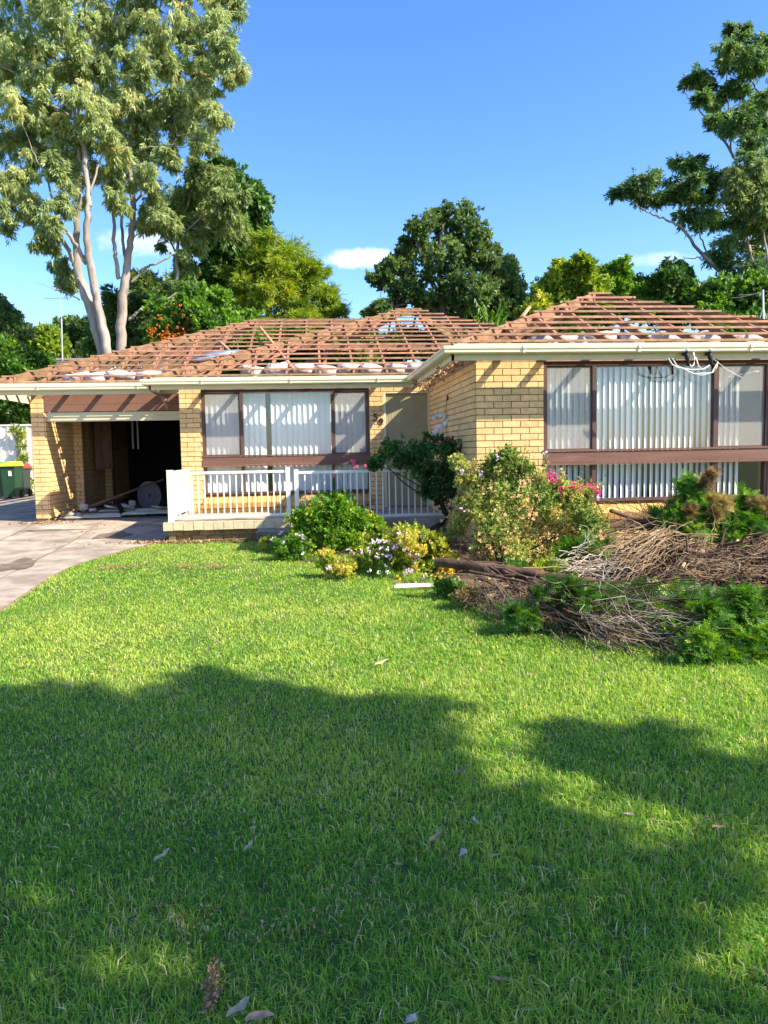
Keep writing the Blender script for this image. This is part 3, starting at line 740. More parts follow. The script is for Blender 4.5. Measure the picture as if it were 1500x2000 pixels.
def gut(P, Q, outward, e0=0., e1=0.):
    P = Vector(P); Q = Vector(Q); o = Vector(outward); d = (Q - P).normalized()
    prof = [(.004, .825 - .66), (.004, .075), (.095, .075), (.112, .09), (.112, .125), (.122, .13), (.126, .158), (.118, .168), (.108, .162), (.104, .13), (.10, .093), (.09, .084), (.013, .084), (.013, .165)]
    m_ = MB(); n = len(prof)
    vs = [P - d * (e0 * a) + o*a + Vector((0,0,b)) for a, b in prof] + [Q + d * (e1 * a) + o*a + Vector((0,0,b)) for a, b in prof]
    m_.add(vs, [(i, i+1, n+i+1, n+i) for i in range(n - 1)] + [(0, n, 2*n-1, n-1)])
    m_.build('gutter', M['gutter'], house)
    # brackets and joiners seen as small straps on the lip
    L = (Q - P).length; k = max(1, int(L / 1.35)); bm = MB()
    for i in range(k):
        c = P + d * L * (i + .6) / k
        a = c - d * .018; b = c + d * .018
        sb = MB(); pts = [(.10, .065), (.119, .082), (.119, .122), (.132, .128), (.134, .165), (.118, .175)]
        vv = [a + o*u + Vector((0,0,w)) for u, w in pts] + [b + o*u + Vector((0,0,w)) for u, w in pts]
        sb.add(vv, [(j, j+1, 6+j+1, 6+j) for j in range(5)]); sb.build('gutter_strap', M['gutter'], house)
for P, Q, o, e0, e1 in (((CX0, CY0, FB), (CX1, CY0, FB), (0, -1, 0), 1, 1), ((CX0, BY0, FB), (CX0, CY0 + .0, FB), (-1, 0, 0), -1, 1),
                ((BX0, BY0, FB), (CX0, BY0, FB), (0, -1, 0), 1, -1), ((AX0, AY0, FB), (BX0 + .35, AY0, FB), (0, -1, 0), 1, 0), ((AX0, 23.5, FB), (AX0, AY0, FB), (-1, 0, 0), 0, 1),
                ((BX0, AY0, FB), (BX0, BY0, FB), (-1, 0, 0), 0, 1)):
    o_ = Vector(o); P_, Q_ = Vector(P), Vector(Q); d_ = (Q_ - P_).normalized()
    fas(P_ + d_ * .031 if e0 < 0 else P_, Q_ - d_ * .0 , o); gut(P, Q, o, e0, e1)

# roof frame ----------------------------------------------------------
TW, TH = .036, .09
rafter_count = 0
def rafter(P, Q, w=TW, h=TH, name='rafter', m='timber'):
    global rafter_count
    rafter_count += 1
    b = MB(); b.beam(P, Q, w, h); b.build(name, M[m], house)
def zB(x, y, run_): return FT + run_ * TAN
def batten(P, Q):
    j = rng.uniform(-.05, .03)
    P = Vector(P) + Vector((0, 0, .036 + rng.uniform(-.003, .004))); Q = Vector(Q) + Vector((0, 0, .036 + rng.uniform(-.003, .004)))
    d = (Q - P).normalized(); P = P - d * (.02 + rng.uniform(0, .05)); Q = Q + d * (.02 + rng.uniform(0, .05))
    b = MB(); b.beam(P, Q, .036, .030); b.build('batten', M['batten'], house)
STEP = .314
# wing C: front, left, right
apex = (CX0 + CR, CY0 + CR)
rafter((CX0, CY0, FT + .01), (apex[0], apex[1], FT + CR*TAN + .01), name='hip_rafter', h=.15)
rafter((CX1, CY0, FT + .01), (apex[0], apex[1], FT + CR*TAN + .01), name='hip_rafter', h=.15)
rafter((apex[0], apex[1] - .02, FT + CR*TAN + .012), (apex[0], BY0 + CR, FT + CR*TAN + .012), name='ridge_board', w=.03, h=.17)
x = CX0 + .32
while x < CX1 - .2:
    r = min(x - CX0, CX1 - x, CR)
    if r > .2: rafter((x, CY0, FT), (x, CY0 + r, FT + r*TAN))
    x += .595
y = CY0 + .35
while y < BY0 + CR:
    r = min(y - CY0, CR); s0 = max(0, y - BY0)
    if r - s0 > .15:
        rafter((CX0 + s0, y, FT + s0*TAN), (CX0 + r, y, FT + r*TAN)); (rafter((CX1 - s0, y, FT + s0*TAN), (CX1 - r, y, FT + r*TAN)) if int(y * 10) % 2 else None)
    y += .6
for k in range(0, 10):
    r = .02 + k * STEP
    if r > CR: break
    z = FT + r * TAN
    batten((CX0 + r, CY0 + r, z), (CX1 - r, CY0 + r, z))
    if k % 3 == 1: batten((CX0 + r, CY0 + r, z), (CX0 + r, BY0 + r, z))
    if k % 4 == 0: batten((CX1 - r, CY0 + r, z), (CX1 - r, BY0 + r, z))
rafter((CX0, BY0, FT), (apex[0], BY0 + CR, FT + CR*TAN), name='valley_rafter', h=.15)
# block B: front, left strip, back, right
bz = FT + BR * TAN
rafter((BX0, BY0, FT + .01), (BX0 + BR, BY0 + BR, bz + .01), name='hip_rafter', h=.15)
rafter((BX1, BY0, FT + .01), (BX1 - BR, BY0 + BR, bz + .01), name='hip_rafter', h=.15)
rafter((BX0, BY0 + 2*BR, FT + .01), (BX0 + BR, BY0 + BR, bz + .01), name='hip_rafter', h=.15)
rafter((BX1, BY0 + 2*BR, FT + .01), (BX1 - BR, BY0 + BR, bz + .01), name='hip_rafter', h=.15)
rafter((BX0 + BR - .12, BY0 + BR, bz + .03), (BX1 - BR + .12, BY0 + BR, bz + .03), name='ridge_board', w=.03, h=.18)
x = BX0 + .55
while x < BX1 - .2:
    r = min(x - BX0, BX1 - x, BR); s0 = max(0, CR - abs(x - apex[0])) if CX0 < x < CX1 else 0
    if r - s0 > .2:
        rafter((x, BY0 + s0, FT + s0*TAN), (x, BY0 + r, FT + r*TAN))
    if r > .4: rafter((x, BY0 + 2*BR, FT), (x, BY0 + 2*BR - r, FT + r*TAN))
    x += .6
for k in range(0, 16):
    r = .02 + k * STEP; y = BY0 + r; z = FT + r * TAN
    hw = CR - r
    if hw > 0:
        batten((BX0 + r, y, z), (apex[0] - hw, y, z))
        if BX1 - r > apex[0] + hw: batten((apex[0] + hw, y, z), (BX1 - r, y, z))
    else: batten((BX0 + r, y, z), (BX1 - r, y, z))
    if k % 2 == 0: batten((BX0 + r, BY0 + 2*BR - r, z), (BX1 - r, BY0 + 2*BR - r, z))
    batten((BX0 + r, BY0 + r, z), (BX0 + r, min(AY0 + r, 2*BY0 + 2*BR - BY0 - r), z))
    if k % 3 == 0: batten((BX1 - r, BY0 + r, z), (BX1 - r, BY0 + 2*BR - r, z))
for y in np.arange(BY0 + .6, BY0 + 2*BR - .3, .6):
    r = min(y - BY0, BY0 + 2*BR - y, BR); s0 = max(0, y - AY0)
    if r - s0 > .1 and y < BY0 + BR: rafter((BX0 + s0, y, FT + s0*TAN), (BX0 + r, y, FT + r*TAN))
    rafter((BX1, y, FT), (BX1 - r, y, FT + r*TAN))
# block A: front, left end, back
az = FT + AR * TAN
rafter((AX0, AY0, FT + .01), (AX0 + AR, AY0 + AR, az + .01), name='hip_rafter', h=.15)
rafter((AX0, AY0 + 2*AR, FT + .01), (AX0 + AR, AY0 + AR, az + .01), name='hip_rafter', h=.15)
rafter((AX0 + AR - .05, AY0 + AR, az + .012), (BX0 + AR, AY0 + AR, az + .012), name='ridge_board', w=.03, h=.17)
rafter((BX0, AY0, FT), (BX0 + AR, AY0 + AR, az), name='valley_rafter', h=.15)
x = AX0 + .45
while x < BX0 + AR:
    r = min(x - AX0, AR); s0 = max(0, x - BX0)
    if r - s0 > .15: rafter((x, AY0 + s0, FT + s0*TAN), (x, AY0 + r, FT + r*TAN))
    if r > .3 and int(x * 5) % 2: rafter((x, AY0 + 2*AR, FT), (x, AY0 + 2*AR - r, FT + r*TAN))
    x += .6
for y in np.arange(AY0 + .4, AY0 + 2*AR - .3, .6):
    r = min(y - AY0, AY0 + 2*AR - y, AR); rafter((AX0, y, FT), (AX0 + r, y, FT + r*TAN))
for k in range(0, 15):
    r = .02 + k * STEP; z = FT + r * TAN
    batten((AX0 + r, AY0 + r, z), (BX0 + r, AY0 + r, z))
    if k % 3 == 0: batten((AX0 + r, AY0 + r, z), (AX0 + r, AY0 + 2*AR - r, z))
    if k % 4 == 0: batten((AX0 + r, AY0 + 2*AR - r, z), (BX0 + AR, AY0 + 2*AR - r, z))
# props, underpurlins and ceiling joists inside the roof
rafter((AX0 + 2.6, AY0 + 2.4, FT + 2.4*TAN - .12), (BX0 + 2.4, AY0 + 2.4, FT + 2.4*TAN - .12), name='underpurlin', w=.07, h=.1)
rafter((BX0 + 2.6, BY0 + 2.5, FT + 2.5*TAN - .12), (BX1 - 2.6, BY0 + 2.5, FT + 2.5*TAN - .12), name='underpurlin', w=.07, h=.1)
for x in np.arange(-5.4, 7.2, 1.8):
    rafter((x, (AY0 if x < BX0 else BY0) + .35, 2.90), (x, 22.5, 2.90), name='ceiling_joist', h=.1)
for x in np.arange(2.3, 7.4, 1.8): rafter((x, CY0 + .35, 2.90), (x, BY0 + .3, 2.90), name='ceiling_joist', h=.1)
for x, y in ((-.9, 16.4), (1.2, 16.1), (3.2, 16.4), (.2, 17.0), (-3.2, 16.8)):
    rafter((x, y, 2.9), (x + rng.uniform(-.2, .2), y + .9, FT + 2.6*TAN), name='roof_prop', w=.07, h=.05)
q1, q2 = at(508, 642, 17.6), at(576, 727, 13.75)
rafter(q1 + (0, 0, .06), q2 + (0, 0, .05), name='loose_batten', w=.05, h=.04, m='batten')
q1, q2 = at(429, 665, 16.9), at(458, 692, 15.8); rafter(q1, q2, name='loose_batten', w=.045, h=.04, m='batten')
q1, q2 = at(1008, 632, 14.0), at(1034, 597, 14.3); rafter(q1, q2, name='loose_batten', w=.05, h=.04, m='cutwood')
q1, q2 = at(318, 770, 14.2), at(331, 797, 14.1); rafter(q1, q2, name='broken_eave_board', w=.05, h=.06, m='timber')
q1, q2 = at(296, 762, 14.25), at(322, 778, 14.2); rafter(q1, q2, name='broken_eave_board', w=.09, h=.02, m='timber')
# ceiling over the rooms and the rear of the shell
c = MB(); c.box(XC + .24, 7.38, YR + .25, YW + .5, 2.76, 2.785); c.box(-2.36, 7.38, YW + .5, 22.6, 2.76, 2.785); c.box(-4.95, -2.361, YG + .26, 22.6, 2.76, 2.785); c.box(-2.3, XC + .23, YW + .25, YW + .499, 2.76, 2.785)
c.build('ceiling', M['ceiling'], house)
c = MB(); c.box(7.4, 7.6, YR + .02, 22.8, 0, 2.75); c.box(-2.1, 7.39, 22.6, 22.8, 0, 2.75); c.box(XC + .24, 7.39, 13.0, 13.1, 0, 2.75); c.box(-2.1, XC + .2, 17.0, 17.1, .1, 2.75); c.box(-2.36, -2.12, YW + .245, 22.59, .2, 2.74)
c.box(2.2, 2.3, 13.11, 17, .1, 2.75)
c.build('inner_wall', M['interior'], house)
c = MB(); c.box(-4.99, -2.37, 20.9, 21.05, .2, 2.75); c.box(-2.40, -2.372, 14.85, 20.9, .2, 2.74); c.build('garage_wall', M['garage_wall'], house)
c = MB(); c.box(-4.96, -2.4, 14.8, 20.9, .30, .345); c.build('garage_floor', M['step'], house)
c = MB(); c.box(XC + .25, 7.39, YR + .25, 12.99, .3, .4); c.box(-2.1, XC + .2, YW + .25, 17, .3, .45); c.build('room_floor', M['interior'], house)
# insulation batts lying along the eaves, foil roll
def lump(sx, sy, sz, seed, n=7):
    r = np.random.default_rng(seed); m_ = MB(); N_ = n
    f = r.uniform(2.2, 4.5, 6); ph = r.uniform(0, 6, 6)
    vs = []
    for j in range(N_ + 1):
        for i in range(2 * N_):
            a = math.pi * 2 * i / (2 * N_); b = math.pi * j / N_ - math.pi / 2
            x = math.cos(a) * math.cos(b); y = math.sin(a) * math.cos(b); z = math.sin(b)
            k = 1 + .22 * math.sin(f[0]*x*2 + ph[0]) * math.sin(f[1]*y*2 + ph[1]) + .1 * math.sin(f[2]*z*3 + ph[2] + x*4)
            sq = lambda t: math.copysign(abs(t) ** .55, t)
            vs.append((sq(x) * sx * k / 2, sq(y) * sy * k / 2, sq(z) * sz * k / 2))
    fs = [(j*2*N_+i, j*2*N_+(i+1) % (2*N_), (j+1)*2*N_+(i+1) % (2*N_), (j+1)*2*N_+i) for j in range(N_) for i in range(2*N_)]
    m_.add(vs, fs); return m_.mesh('insulation_batt', M['insul'], True)
lumps = [lump(.52, .7, .26, s) for s in range(5)]
ORD = ['first', 'second', 'third', 'fourth', 'fifth', 'sixth', 'seventh', 'eighth', 'ninth', 'tenth', 'eleventh', 'twelfth']
def batt(px, py, Y, s, label, grp):
    p = at(px, py, Y)
    o = obj('insulation_batt', lumps[int(rng.integers(5))], None, (p[0], p[1], 2.9 + .12 * s[2] + rng.uniform(0, .06)), (rng.uniform(-.15, .15), rng.uniform(-.15, .15), rng.uniform(-.3, .3)), s)
    tag(o, label, 'insulation', grp)
for i, (px, py) in enumerate(((495, 722), (538, 718), (588, 722), (635, 724), (682, 722), (725, 712), (775, 716), (808, 706), (664, 704), (548, 728))):
    batt(px, py, 14.3 + (i == 8) * .9, (1.0 * rng.uniform(.7, 1), 1, .85), ORD[sorted([495,538,588,635,682,725,775,808,664,548]).index(px)] + ' insulation batt from the left above the middle gutter', 'insulation batts along the middle eave')
for i, (px, py) in enumerate(((152, 735), (190, 732), (240, 732), (290, 728), (322, 736), (350, 722))):
    batt(px, py, 15.1, (.95, 1, .8), ORD[i] + ' insulation batt from the left above the garage gutter', 'insulation batts along the garage eave')
for i, (px, py, s) in enumerate(((1062, 662, .8), (1105, 655, .9), (1165, 650, 1.0), (1230, 655, .8), (1290, 637, 1.0), (1300, 652, .9), (1362, 648, 1.0), (1395, 630, .95), (1440, 634, 1.1), (1425, 650, .8), (1345, 662, .7), (1065, 645, .8))):
    batt(px, py, 10.7 if py > 640 else 11.2, (1.1*s, .9, 1.0*s), ORD[sorted([1062,1105,1165,1230,1290,1300,1362,1395,1440,1425,1345,1065]).index(px)] + ' pinkish insulation batt from the left on the right wing', 'insulation batts on the right wing')
f = MB(); pts = [at(378, 702, 16.0), at(410, 699, 16.0), at(440, 693, 16.0), at(465, 687, 16.1)]; f.tube(pts, [.07, .11, .09, .05], 9)
tag(f.build('foil_roll', M['foil'], None, True), 'crumpled silver foil roll lying across the rafters above the garage end', 'foil')
for pts_, r_ in (([(378, 704), (372, 708), (382, 711)], .03),):
    pass
# dry leaf litter hanging in the open eave
P = np.array([at(px, py, Y) for px, py, Y in [(815 + i * 6.2 * rng.uniform(.8, 1.1), 748 - i * 3.6 + rng.uniform(-7, 8), 12.9 - i * .21 + rng.uniform(-.2, .2)) for i in range(14)] for _ in range(1)])
P = np.repeat(P, 14, 0) + rng.normal(0, .055, (len(P) * 14, 3))
t_, tf_ = T_BROAD[0]
V, F, r_ = scatter(t_, tf_, P, frames(ball(len(P)), rng.uniform(0, 6, len(P))), np.full(len(P), .42))
tag(obj('leaf_litter', np_mesh('leaf_litter', V, F, M['f_litter'], r_)), 'dry brown leaf litter caught in the open eave beside the front door', 'leaf litter', kind='stuff')

# garage front --------------------------------------------------------
h = MB(); h.box(-4.978, -2.375, YG + .0, YG + .03, 2.515, 2.69); h.build('header_board', M['header'], house)
h = MB(); h.box(-4.978, -2.375, YG - .004, YG + .03, 2.38, 2.511); h.build('header_board', M['header'], house)
h = MB(); h.box(-4.96, -2.38, YG + .06, YG + .16, 2.20, 2.372); h.box(-4.96, -2.38, YG + .04, YG + .06, 2.29, 2.37)
gd = h.build('garage_door_track', M['fascia'], house)
cur = thing('hanging_sheet', 'brown ribbed sheet hanging from the ceiling inside the garage', 'sheet', (-4.68, 17.3, 1.25))
xs_ = [-4.80, -4.71, -4.62, -4.53, -4.44]
for i in range(4):
    m_ = MB(); y0 = 17.25 + .05 * (i % 2); y1 = 17.25 + .05 * ((i + 1) % 2)
    m_.add([(xs_[i], y0, 1.24 + .01*i), (xs_[i+1], y1, 1.24 + .015*i), (xs_[i+1], y1, 2.7), (xs_[i], y0, 2.7), (xs_[i], y0+.01, 1.24 + .01*i), (xs_[i+1], y1+.01, 1.24+.015*i), (xs_[i+1], y1+.01, 2.7), (xs_[i], y0+.01, 2.7)],
           [(0,1,2,3),(5,4,7,6),(0,4,5,1),(0,3,7,4),(1,5,6,2)])
    m_.build('panel', M['curtain'], cur)
def disc(c, r, th, m, name):
    m_ = MB(); m_.tube([(c[0], c[1], c[2]), (c[0] + .02, c[1] + th, c[2])], r, 36); return m_.mesh(name, m, False)
dr = thing('grey_disc', 'large grey round disc with a dark centre hole standing on edge in the garage', 'disc', (-3.62, 16.95, .36))
obj('plate', disc((-3.62, 16.95, .665), .315, .04, M['disc'], 'plate'), dr)
obj('centre_hole', disc((-3.62, 16.945, .665), .035, .01, M['black'], 'centre_hole'), dr)
obj('small_hole', disc((-3.45, 16.945, .885), .018, .01, M['black'], 'small_hole'), dr)
for i, (px, lab) in enumerate(((257, 'left white strip hanging upright from the dark garage ceiling'), (267, 'right white strip hanging upright from the dark garage ceiling'))):
    a, b = at(px, 818, 18.5), at(px + 2, 877, 18.5); m_ = MB(); m_.beam(a, b, .07, .03)
    tag(m_.build('light_strip', M['white']), lab, 'strip light', 'white strips in the garage')
m_ = MB(); a, b = at(203, 877, 19.5), at(232, 877, 19.5); m_.box(a[0], b[0], 19.4, 19.7, a[2] - .02, a[2] + .01)
tag(m_.build('shelf', M['curtain']), 'narrow grey shelf on the dark rear wall of the garage', 'shelf')
pans = (((150, 1008, 15.25), (1.15, .42), .02), ((225, 1004, 15.4), (1.3, .40), -.05), ((300, 1003, 15.35), (1.1, .5), .03), ((270, 997, 15.85), (1.5, .3), .0))
for i, ((px, py, Y), (L, W), rz) in enumerate(pans):
    p = at(px, py, Y); m_ = MB(); m_.box(-L/2, L/2, -W/2, W/2, -.012, .012)
    for k in range(3): m_.box(-L/2 + .01, L/2 - .01, -W/2 + W * (k + .3) / 3, -W/2 + W * (k + .6) / 3, .0125, .02)
    o = obj('door_panel', m_.mesh('door_panel', mat('dusty_white_panel', (.5, .46, .38), .6, .15, 3)), None, (min(max(p[0], -4.35), -3.0), Y, .37 + .022 * i), (0, .0, rz))
    tag(o, ['leftmost fallen cream panel inside the garage mouth', 'middle fallen cream panel lying flat in the garage mouth', 'right fallen cream panel beside the porch base', 'fallen cream panel furthest back below the grey disc'][i], 'panel', 'fallen garage door panels')
for i, (A_, B_, w_, m_n, lab) in enumerate((((170, 992, 15.6), (318, 938, 17.0), .05, 'timber', 'long thin timber leaning towards the grey disc'), ((168, 994, 15.5), (240, 970, 16.6), .14, 'curtain', 'wide brown plank sloping up from the debris pile'),
                                   ((150, 1000, 15.3), (215, 985, 16.2), .09, 'black', 'dark plank lying low in the debris pile'), ((230, 978, 16), (240, 1006, 15.2), .09, 'black', 'dark stick lying across the fallen panels'), ((120, 1005, 15.0), (170, 996, 15.5), .06, 'timber', 'short timber beside the garage pier'))):
    m_ = MB(); m_.beam(at(*A_) + (0, 0, .03), at(*B_) + (0, 0, .03), w_, .03); tag(m_.build('plank', M[m_n]), lab, 'plank', 'planks on the garage floor')
for i, (px, py, sx, sz, mn, lab) in enumerate(((163, 990, .17, .13, 'white', 'white box tipped over beside the garage wall'), (133, 1003, .26, .09, 'white', 'white plastic cylinder at the garage mouth'), (152, 1006, .14, .09, 'white', 'small white basin at the garage mouth'),
            (181, 996, .15, .06, 'white', 'small white scrap in the middle of the debris'), (218, 990, .3, .05, 'galv', 'bent grey metal strip in the debris'), (250, 989, .28, .07, 'white', 'crumpled white bag left of the grey disc'),
            (258, 983, .12, .12, 'white', 'upright white carton left of the grey disc'), (310, 990, .3, .04, 'paleleaf', 'pale scraps right under the grey disc'), (325, 992, .2, .04, 'paleleaf', 'pale scraps right of the grey disc'))):
    p = at(px, py, 15.7 if px > 200 else 15.2); o = obj('debris', lumps[i % 5].copy(), None, (p[0], p[1], p[2]), (rng.uniform(-.2, .2), rng.uniform(-.3, .3), rng.uniform(-1, 1)), (sx / .52, sx / .9, sz / .26))
    o.data.materials[0] = M['dusty'] if mn == 'white' else M[mn]; tag(o, lab, 'debris', 'debris on the garage floor')

# power cable entry on the right fascia
sc_ = thing('service_cable', 'white power cables looping from black insulators on the right fascia', 'cable', at(1362, 690, CY0))
for px in (1338, 1383):
    p = at(px, 690, CY0 - .05); m_ = MB(); m_.tube([p + (0, .04, 0), p + (0, -.03, 0)], .03, 8); m_.tube([p + (0, -.03, .02), p + (0, -.05, -.05), p + (.02, -.05, -.12), p + (.02, -.04, -.16)], [.022, .034, .02, .026], 8)
    m_.build('insulator', M['black'], sc_, True)
    m_ = MB(); m_.tube([p + (0, -.05, .045), p + (0, -.05, .015)], [.028, .03], 8); m_.build('insulator_cap', M['galv'], sc_, True)
for pts_, r_ in (([(1305, 700), (1313, 712), (1324, 718), (1350, 722), (1375, 721), (1386, 713)], .0075), ([(1313, 700), (1322, 714), (1338, 722), (1355, 730), (1390, 728), (1402, 708)], .007), ([(1345, 708), (1349, 716), (1355, 713), (1357, 700), (1354, 688)], .009),
                 ([(1359, 698), (1364, 715), (1372, 722), (1384, 715)], .008), ([(1402, 706), (1400, 718), (1392, 728), (1370, 733), (1340, 728)], .005), ([(1392, 700), (1420, 722), (1450, 738)], .004)):
    m_ = MB(); m_.tube([at(a, b, CY0 - .1) for a, b in pts_], r_, 6); m_.build('cable', M['cable'], sc_, True)

# ------------------------------------------------------------------ trees
def clump_px(lst, Y, zdepth=1.0, ky=1.0, spread=.9):
    """[(px, py, radius px)] -> ellipsoids at about depth Y, each at its own distance"""
    out = []
    for (a, b, r) in lst:
        y = Y + rng.uniform(-spread, spread); c = at(a, b, y); R = r * y / F_PX
        out.append((c, (R, R * zdepth, R * ky)))
    return out
def limb_mesh(name, paths, m, parent, n=8):
    for pts, rad in paths:
        mb = MB(); mb.tube(pts, rad, n); mb.build(name, m, parent, True)
def smooth_path(pts, rad, k=4, amp=.012):
    P = [np.array(p, float) for p in pts]; out = []; ro = []
    for i in range(len(P) - 1):
        p0 = P[max(i-1, 0)]; p1 = P[i]; p2 = P[i+1]; p3 = P[min(i+2, len(P)-1)]
        for j in range(k):
            t = j / k; q = .5 * ((2*p1) + (-p0+p2)*t + (2*p0-5*p1+4*p2-p3)*t*t + (-p0+3*p1-3*p2+p3)*t**3)
            out.append(q + rng.normal(0, amp, 3)); ro.append(rad[i] + (rad[i+1] - rad[i]) * t)
    out.append(P[-1]); ro.append(rad[-1]); return out, ro
def twigs(name, clumps, anchors, m, parent, r0=.03, per=1):
    """thin limbs from the nearest anchor below to each clump, as one mass"""
    A = np.array(anchors); mb = MB()
    for c, r in clumps:
        d = np.linalg.norm((A - c) * np.array((1, 1, .8)), axis=1) + np.where(A[:, 2] > c[2], 1.5, 0)
        a = A[d.argmin()]; mid = (a + c) / 2 + np.array((0, 0, -.08)) * np.linalg.norm(c - a) + rng.normal(0, .06, 3)
        pts, rd = smooth_path([a, mid, c + np.array((0, 0, .1))], [r0, r0 * .65, r0 * .3], 4, .02); mb.tube(pts, rd, 5, False)
        for _ in range(4):
            e = c + ball(1)[0] * np.array(r) * .8; s_ = pts[int(rng.integers(4, len(pts)))]
            q, rr = smooth_path([s_, (s_ + e) / 2 + rng.normal(0, .05, 3), e], [r0 * .4, r0 * .28, r0 * .12], 3, .015); mb.tube(q, rr, 4, False)
    mb.build(name, m, parent, True, kind='stuff')

def gum(name, label, Y, limbs, crown, T, m, per, bark='gum_bark', dirmode='down', scale=1.0, cat='tree', base=None, group=None, sub=7, subr=.42, spread=.9, twig_r=.035, droop=.2, ky=1.0, flat=1.0, crown_k=1.0, rk=1.0):
    """a tree: limbs as [(px, py, radius m, depth offset)], the first reaching the ground"""
    first = limbs[0][0]; b = at(first[0], first[1], Y + first[3])
    t = thing(name, label, cat, (b[0], b[1], gz(Y)), group)
    anchors = []
    for i, L in enumerate(limbs):
        pts = [at(a, c, Y + dz) for a, c, r, dz in L]; rad = [r * (.74 if 'gum' in bark else 1) for a, c, r, dz in L]
        if i == 0: pts = [np.array((pts[0][0] + (pts[0][0]-pts[1][0])*.3, pts[0][1], gz(Y) - .1))] + pts; rad = [rad[0] * 1.25] + rad
        p, r = smooth_path(pts, rad, 5, .015); anchors += p[2:]
        mb = MB(); mb.tube(p, r, 12 if rad[0] > .1 else 7); mb.build('trunk' if i == 0 else 'limb', M[bark], t, True)
    cl = clump_px([(a_, b_, r_ * crown_k) for a_, b_, r_ in crown], Y, 1.0, ky, spread)
    twigs('twigs', cl, anchors, M[bark], t, twig_r)
    foliage('crown', cl, M[m], t, T, per, scale, dirmode, sub, subr, droop, flat=flat)
    return t

# the tall gums behind the garage
gum('tall_gum_tree', 'tall pale gum tree with a forked double trunk, leftmost behind the garage roof', 24.0,
    [[(205, 715, .24, 0), (180, 612, .23, 0), (163, 562, .2, .1), (150, 518, .16, .2), (150, 430, .12, .2), (155, 330, .09, .1), (148, 250, .07, 0), (140, 150, .05, 0), (125, 60, .04, 0), (120, -40, .03, 0)],
     [(212, 712, .19, -.25), (202, 650, .19, -.27), (190, 590, .17, -.3), (180, 540, .155, -.35), (170, 470, .14, -.35), (172, 396, .12, -.3), (167, 324, .10, -.2), (158, 240, .09, -.1), (150, 170, .06, -.1), (165, 80, .05, 0), (170, -30, .03, 0)],
     [(146, 520, .10, .2), (130, 480, .09, .1), (108, 450, .08, -.1), (88, 416, .06, -.2), (60, 395, .04, -.4), (30, 380, .03, -.5)],
     [(168, 515, .09, -.2), (150, 480, .08, -.3), (120, 440, .07, -.4), (105, 405, .055, -.5), (95, 360, .04, -.5), (75, 320, .03, -.6)],
     [(152, 400, .06, .3), (135, 340, .05, .4), (120, 300, .04, .5), (100, 280, .03, .5)],
     [(155, 240, .06, 0), (120, 215, .05, -.3), (70, 190, .04, -.5), (40, 150, .03, -.5)],
     [(138, 160, .05, 0), (100, 90, .04, .3), (70, 40, .03, .4), (60, -40, .02, .4)],
     [(175, 380, .05, -.3), (190, 330, .04, -.2), (205, 290, .03, -.1)],
     [(155, 585, .03, .1), (125, 570, .02, .1), (98, 562, .012, .1), (72, 552, .008, .1)]],
    [(20, 50, 62), (85, 25, 55), (60, 105, 45), (5, 130, 50), (120, 70, 45), (150, 20, 45), (60, 165, 30), (25, 205, 38), (110, 145, 40), (150, 120, 38), (165, 190, 30), (95, 215, 26), (40, 262, 40), (5, 300, 50),
     (75, 285, 30), (8, 350, 45), (40, 340, 28), (10, 395, 36), (45, 395, 20), (110, 320, 22), (140, 345, 28), (128, 395, 22), (98, 430, 16), (90, 475, 18), (118, 520, 20), (128, 545, 17), (140, 290, 30), (185, 250, 28), (190, 130, 35),
     (30, -40, 60), (110, -50, 60), (170, -60, 50), (60, -120, 70), (140, -130, 60), (-60, 60, 70), (-70, 200, 70), (-60, 330, 60), (130, 245, 22), (70, 240, 20), (185, 60, 40)],
    F_GUM, 'f_gum', 340, spread=1.2, twig_r=.016, sub=10, subr=.30, scale=.82)
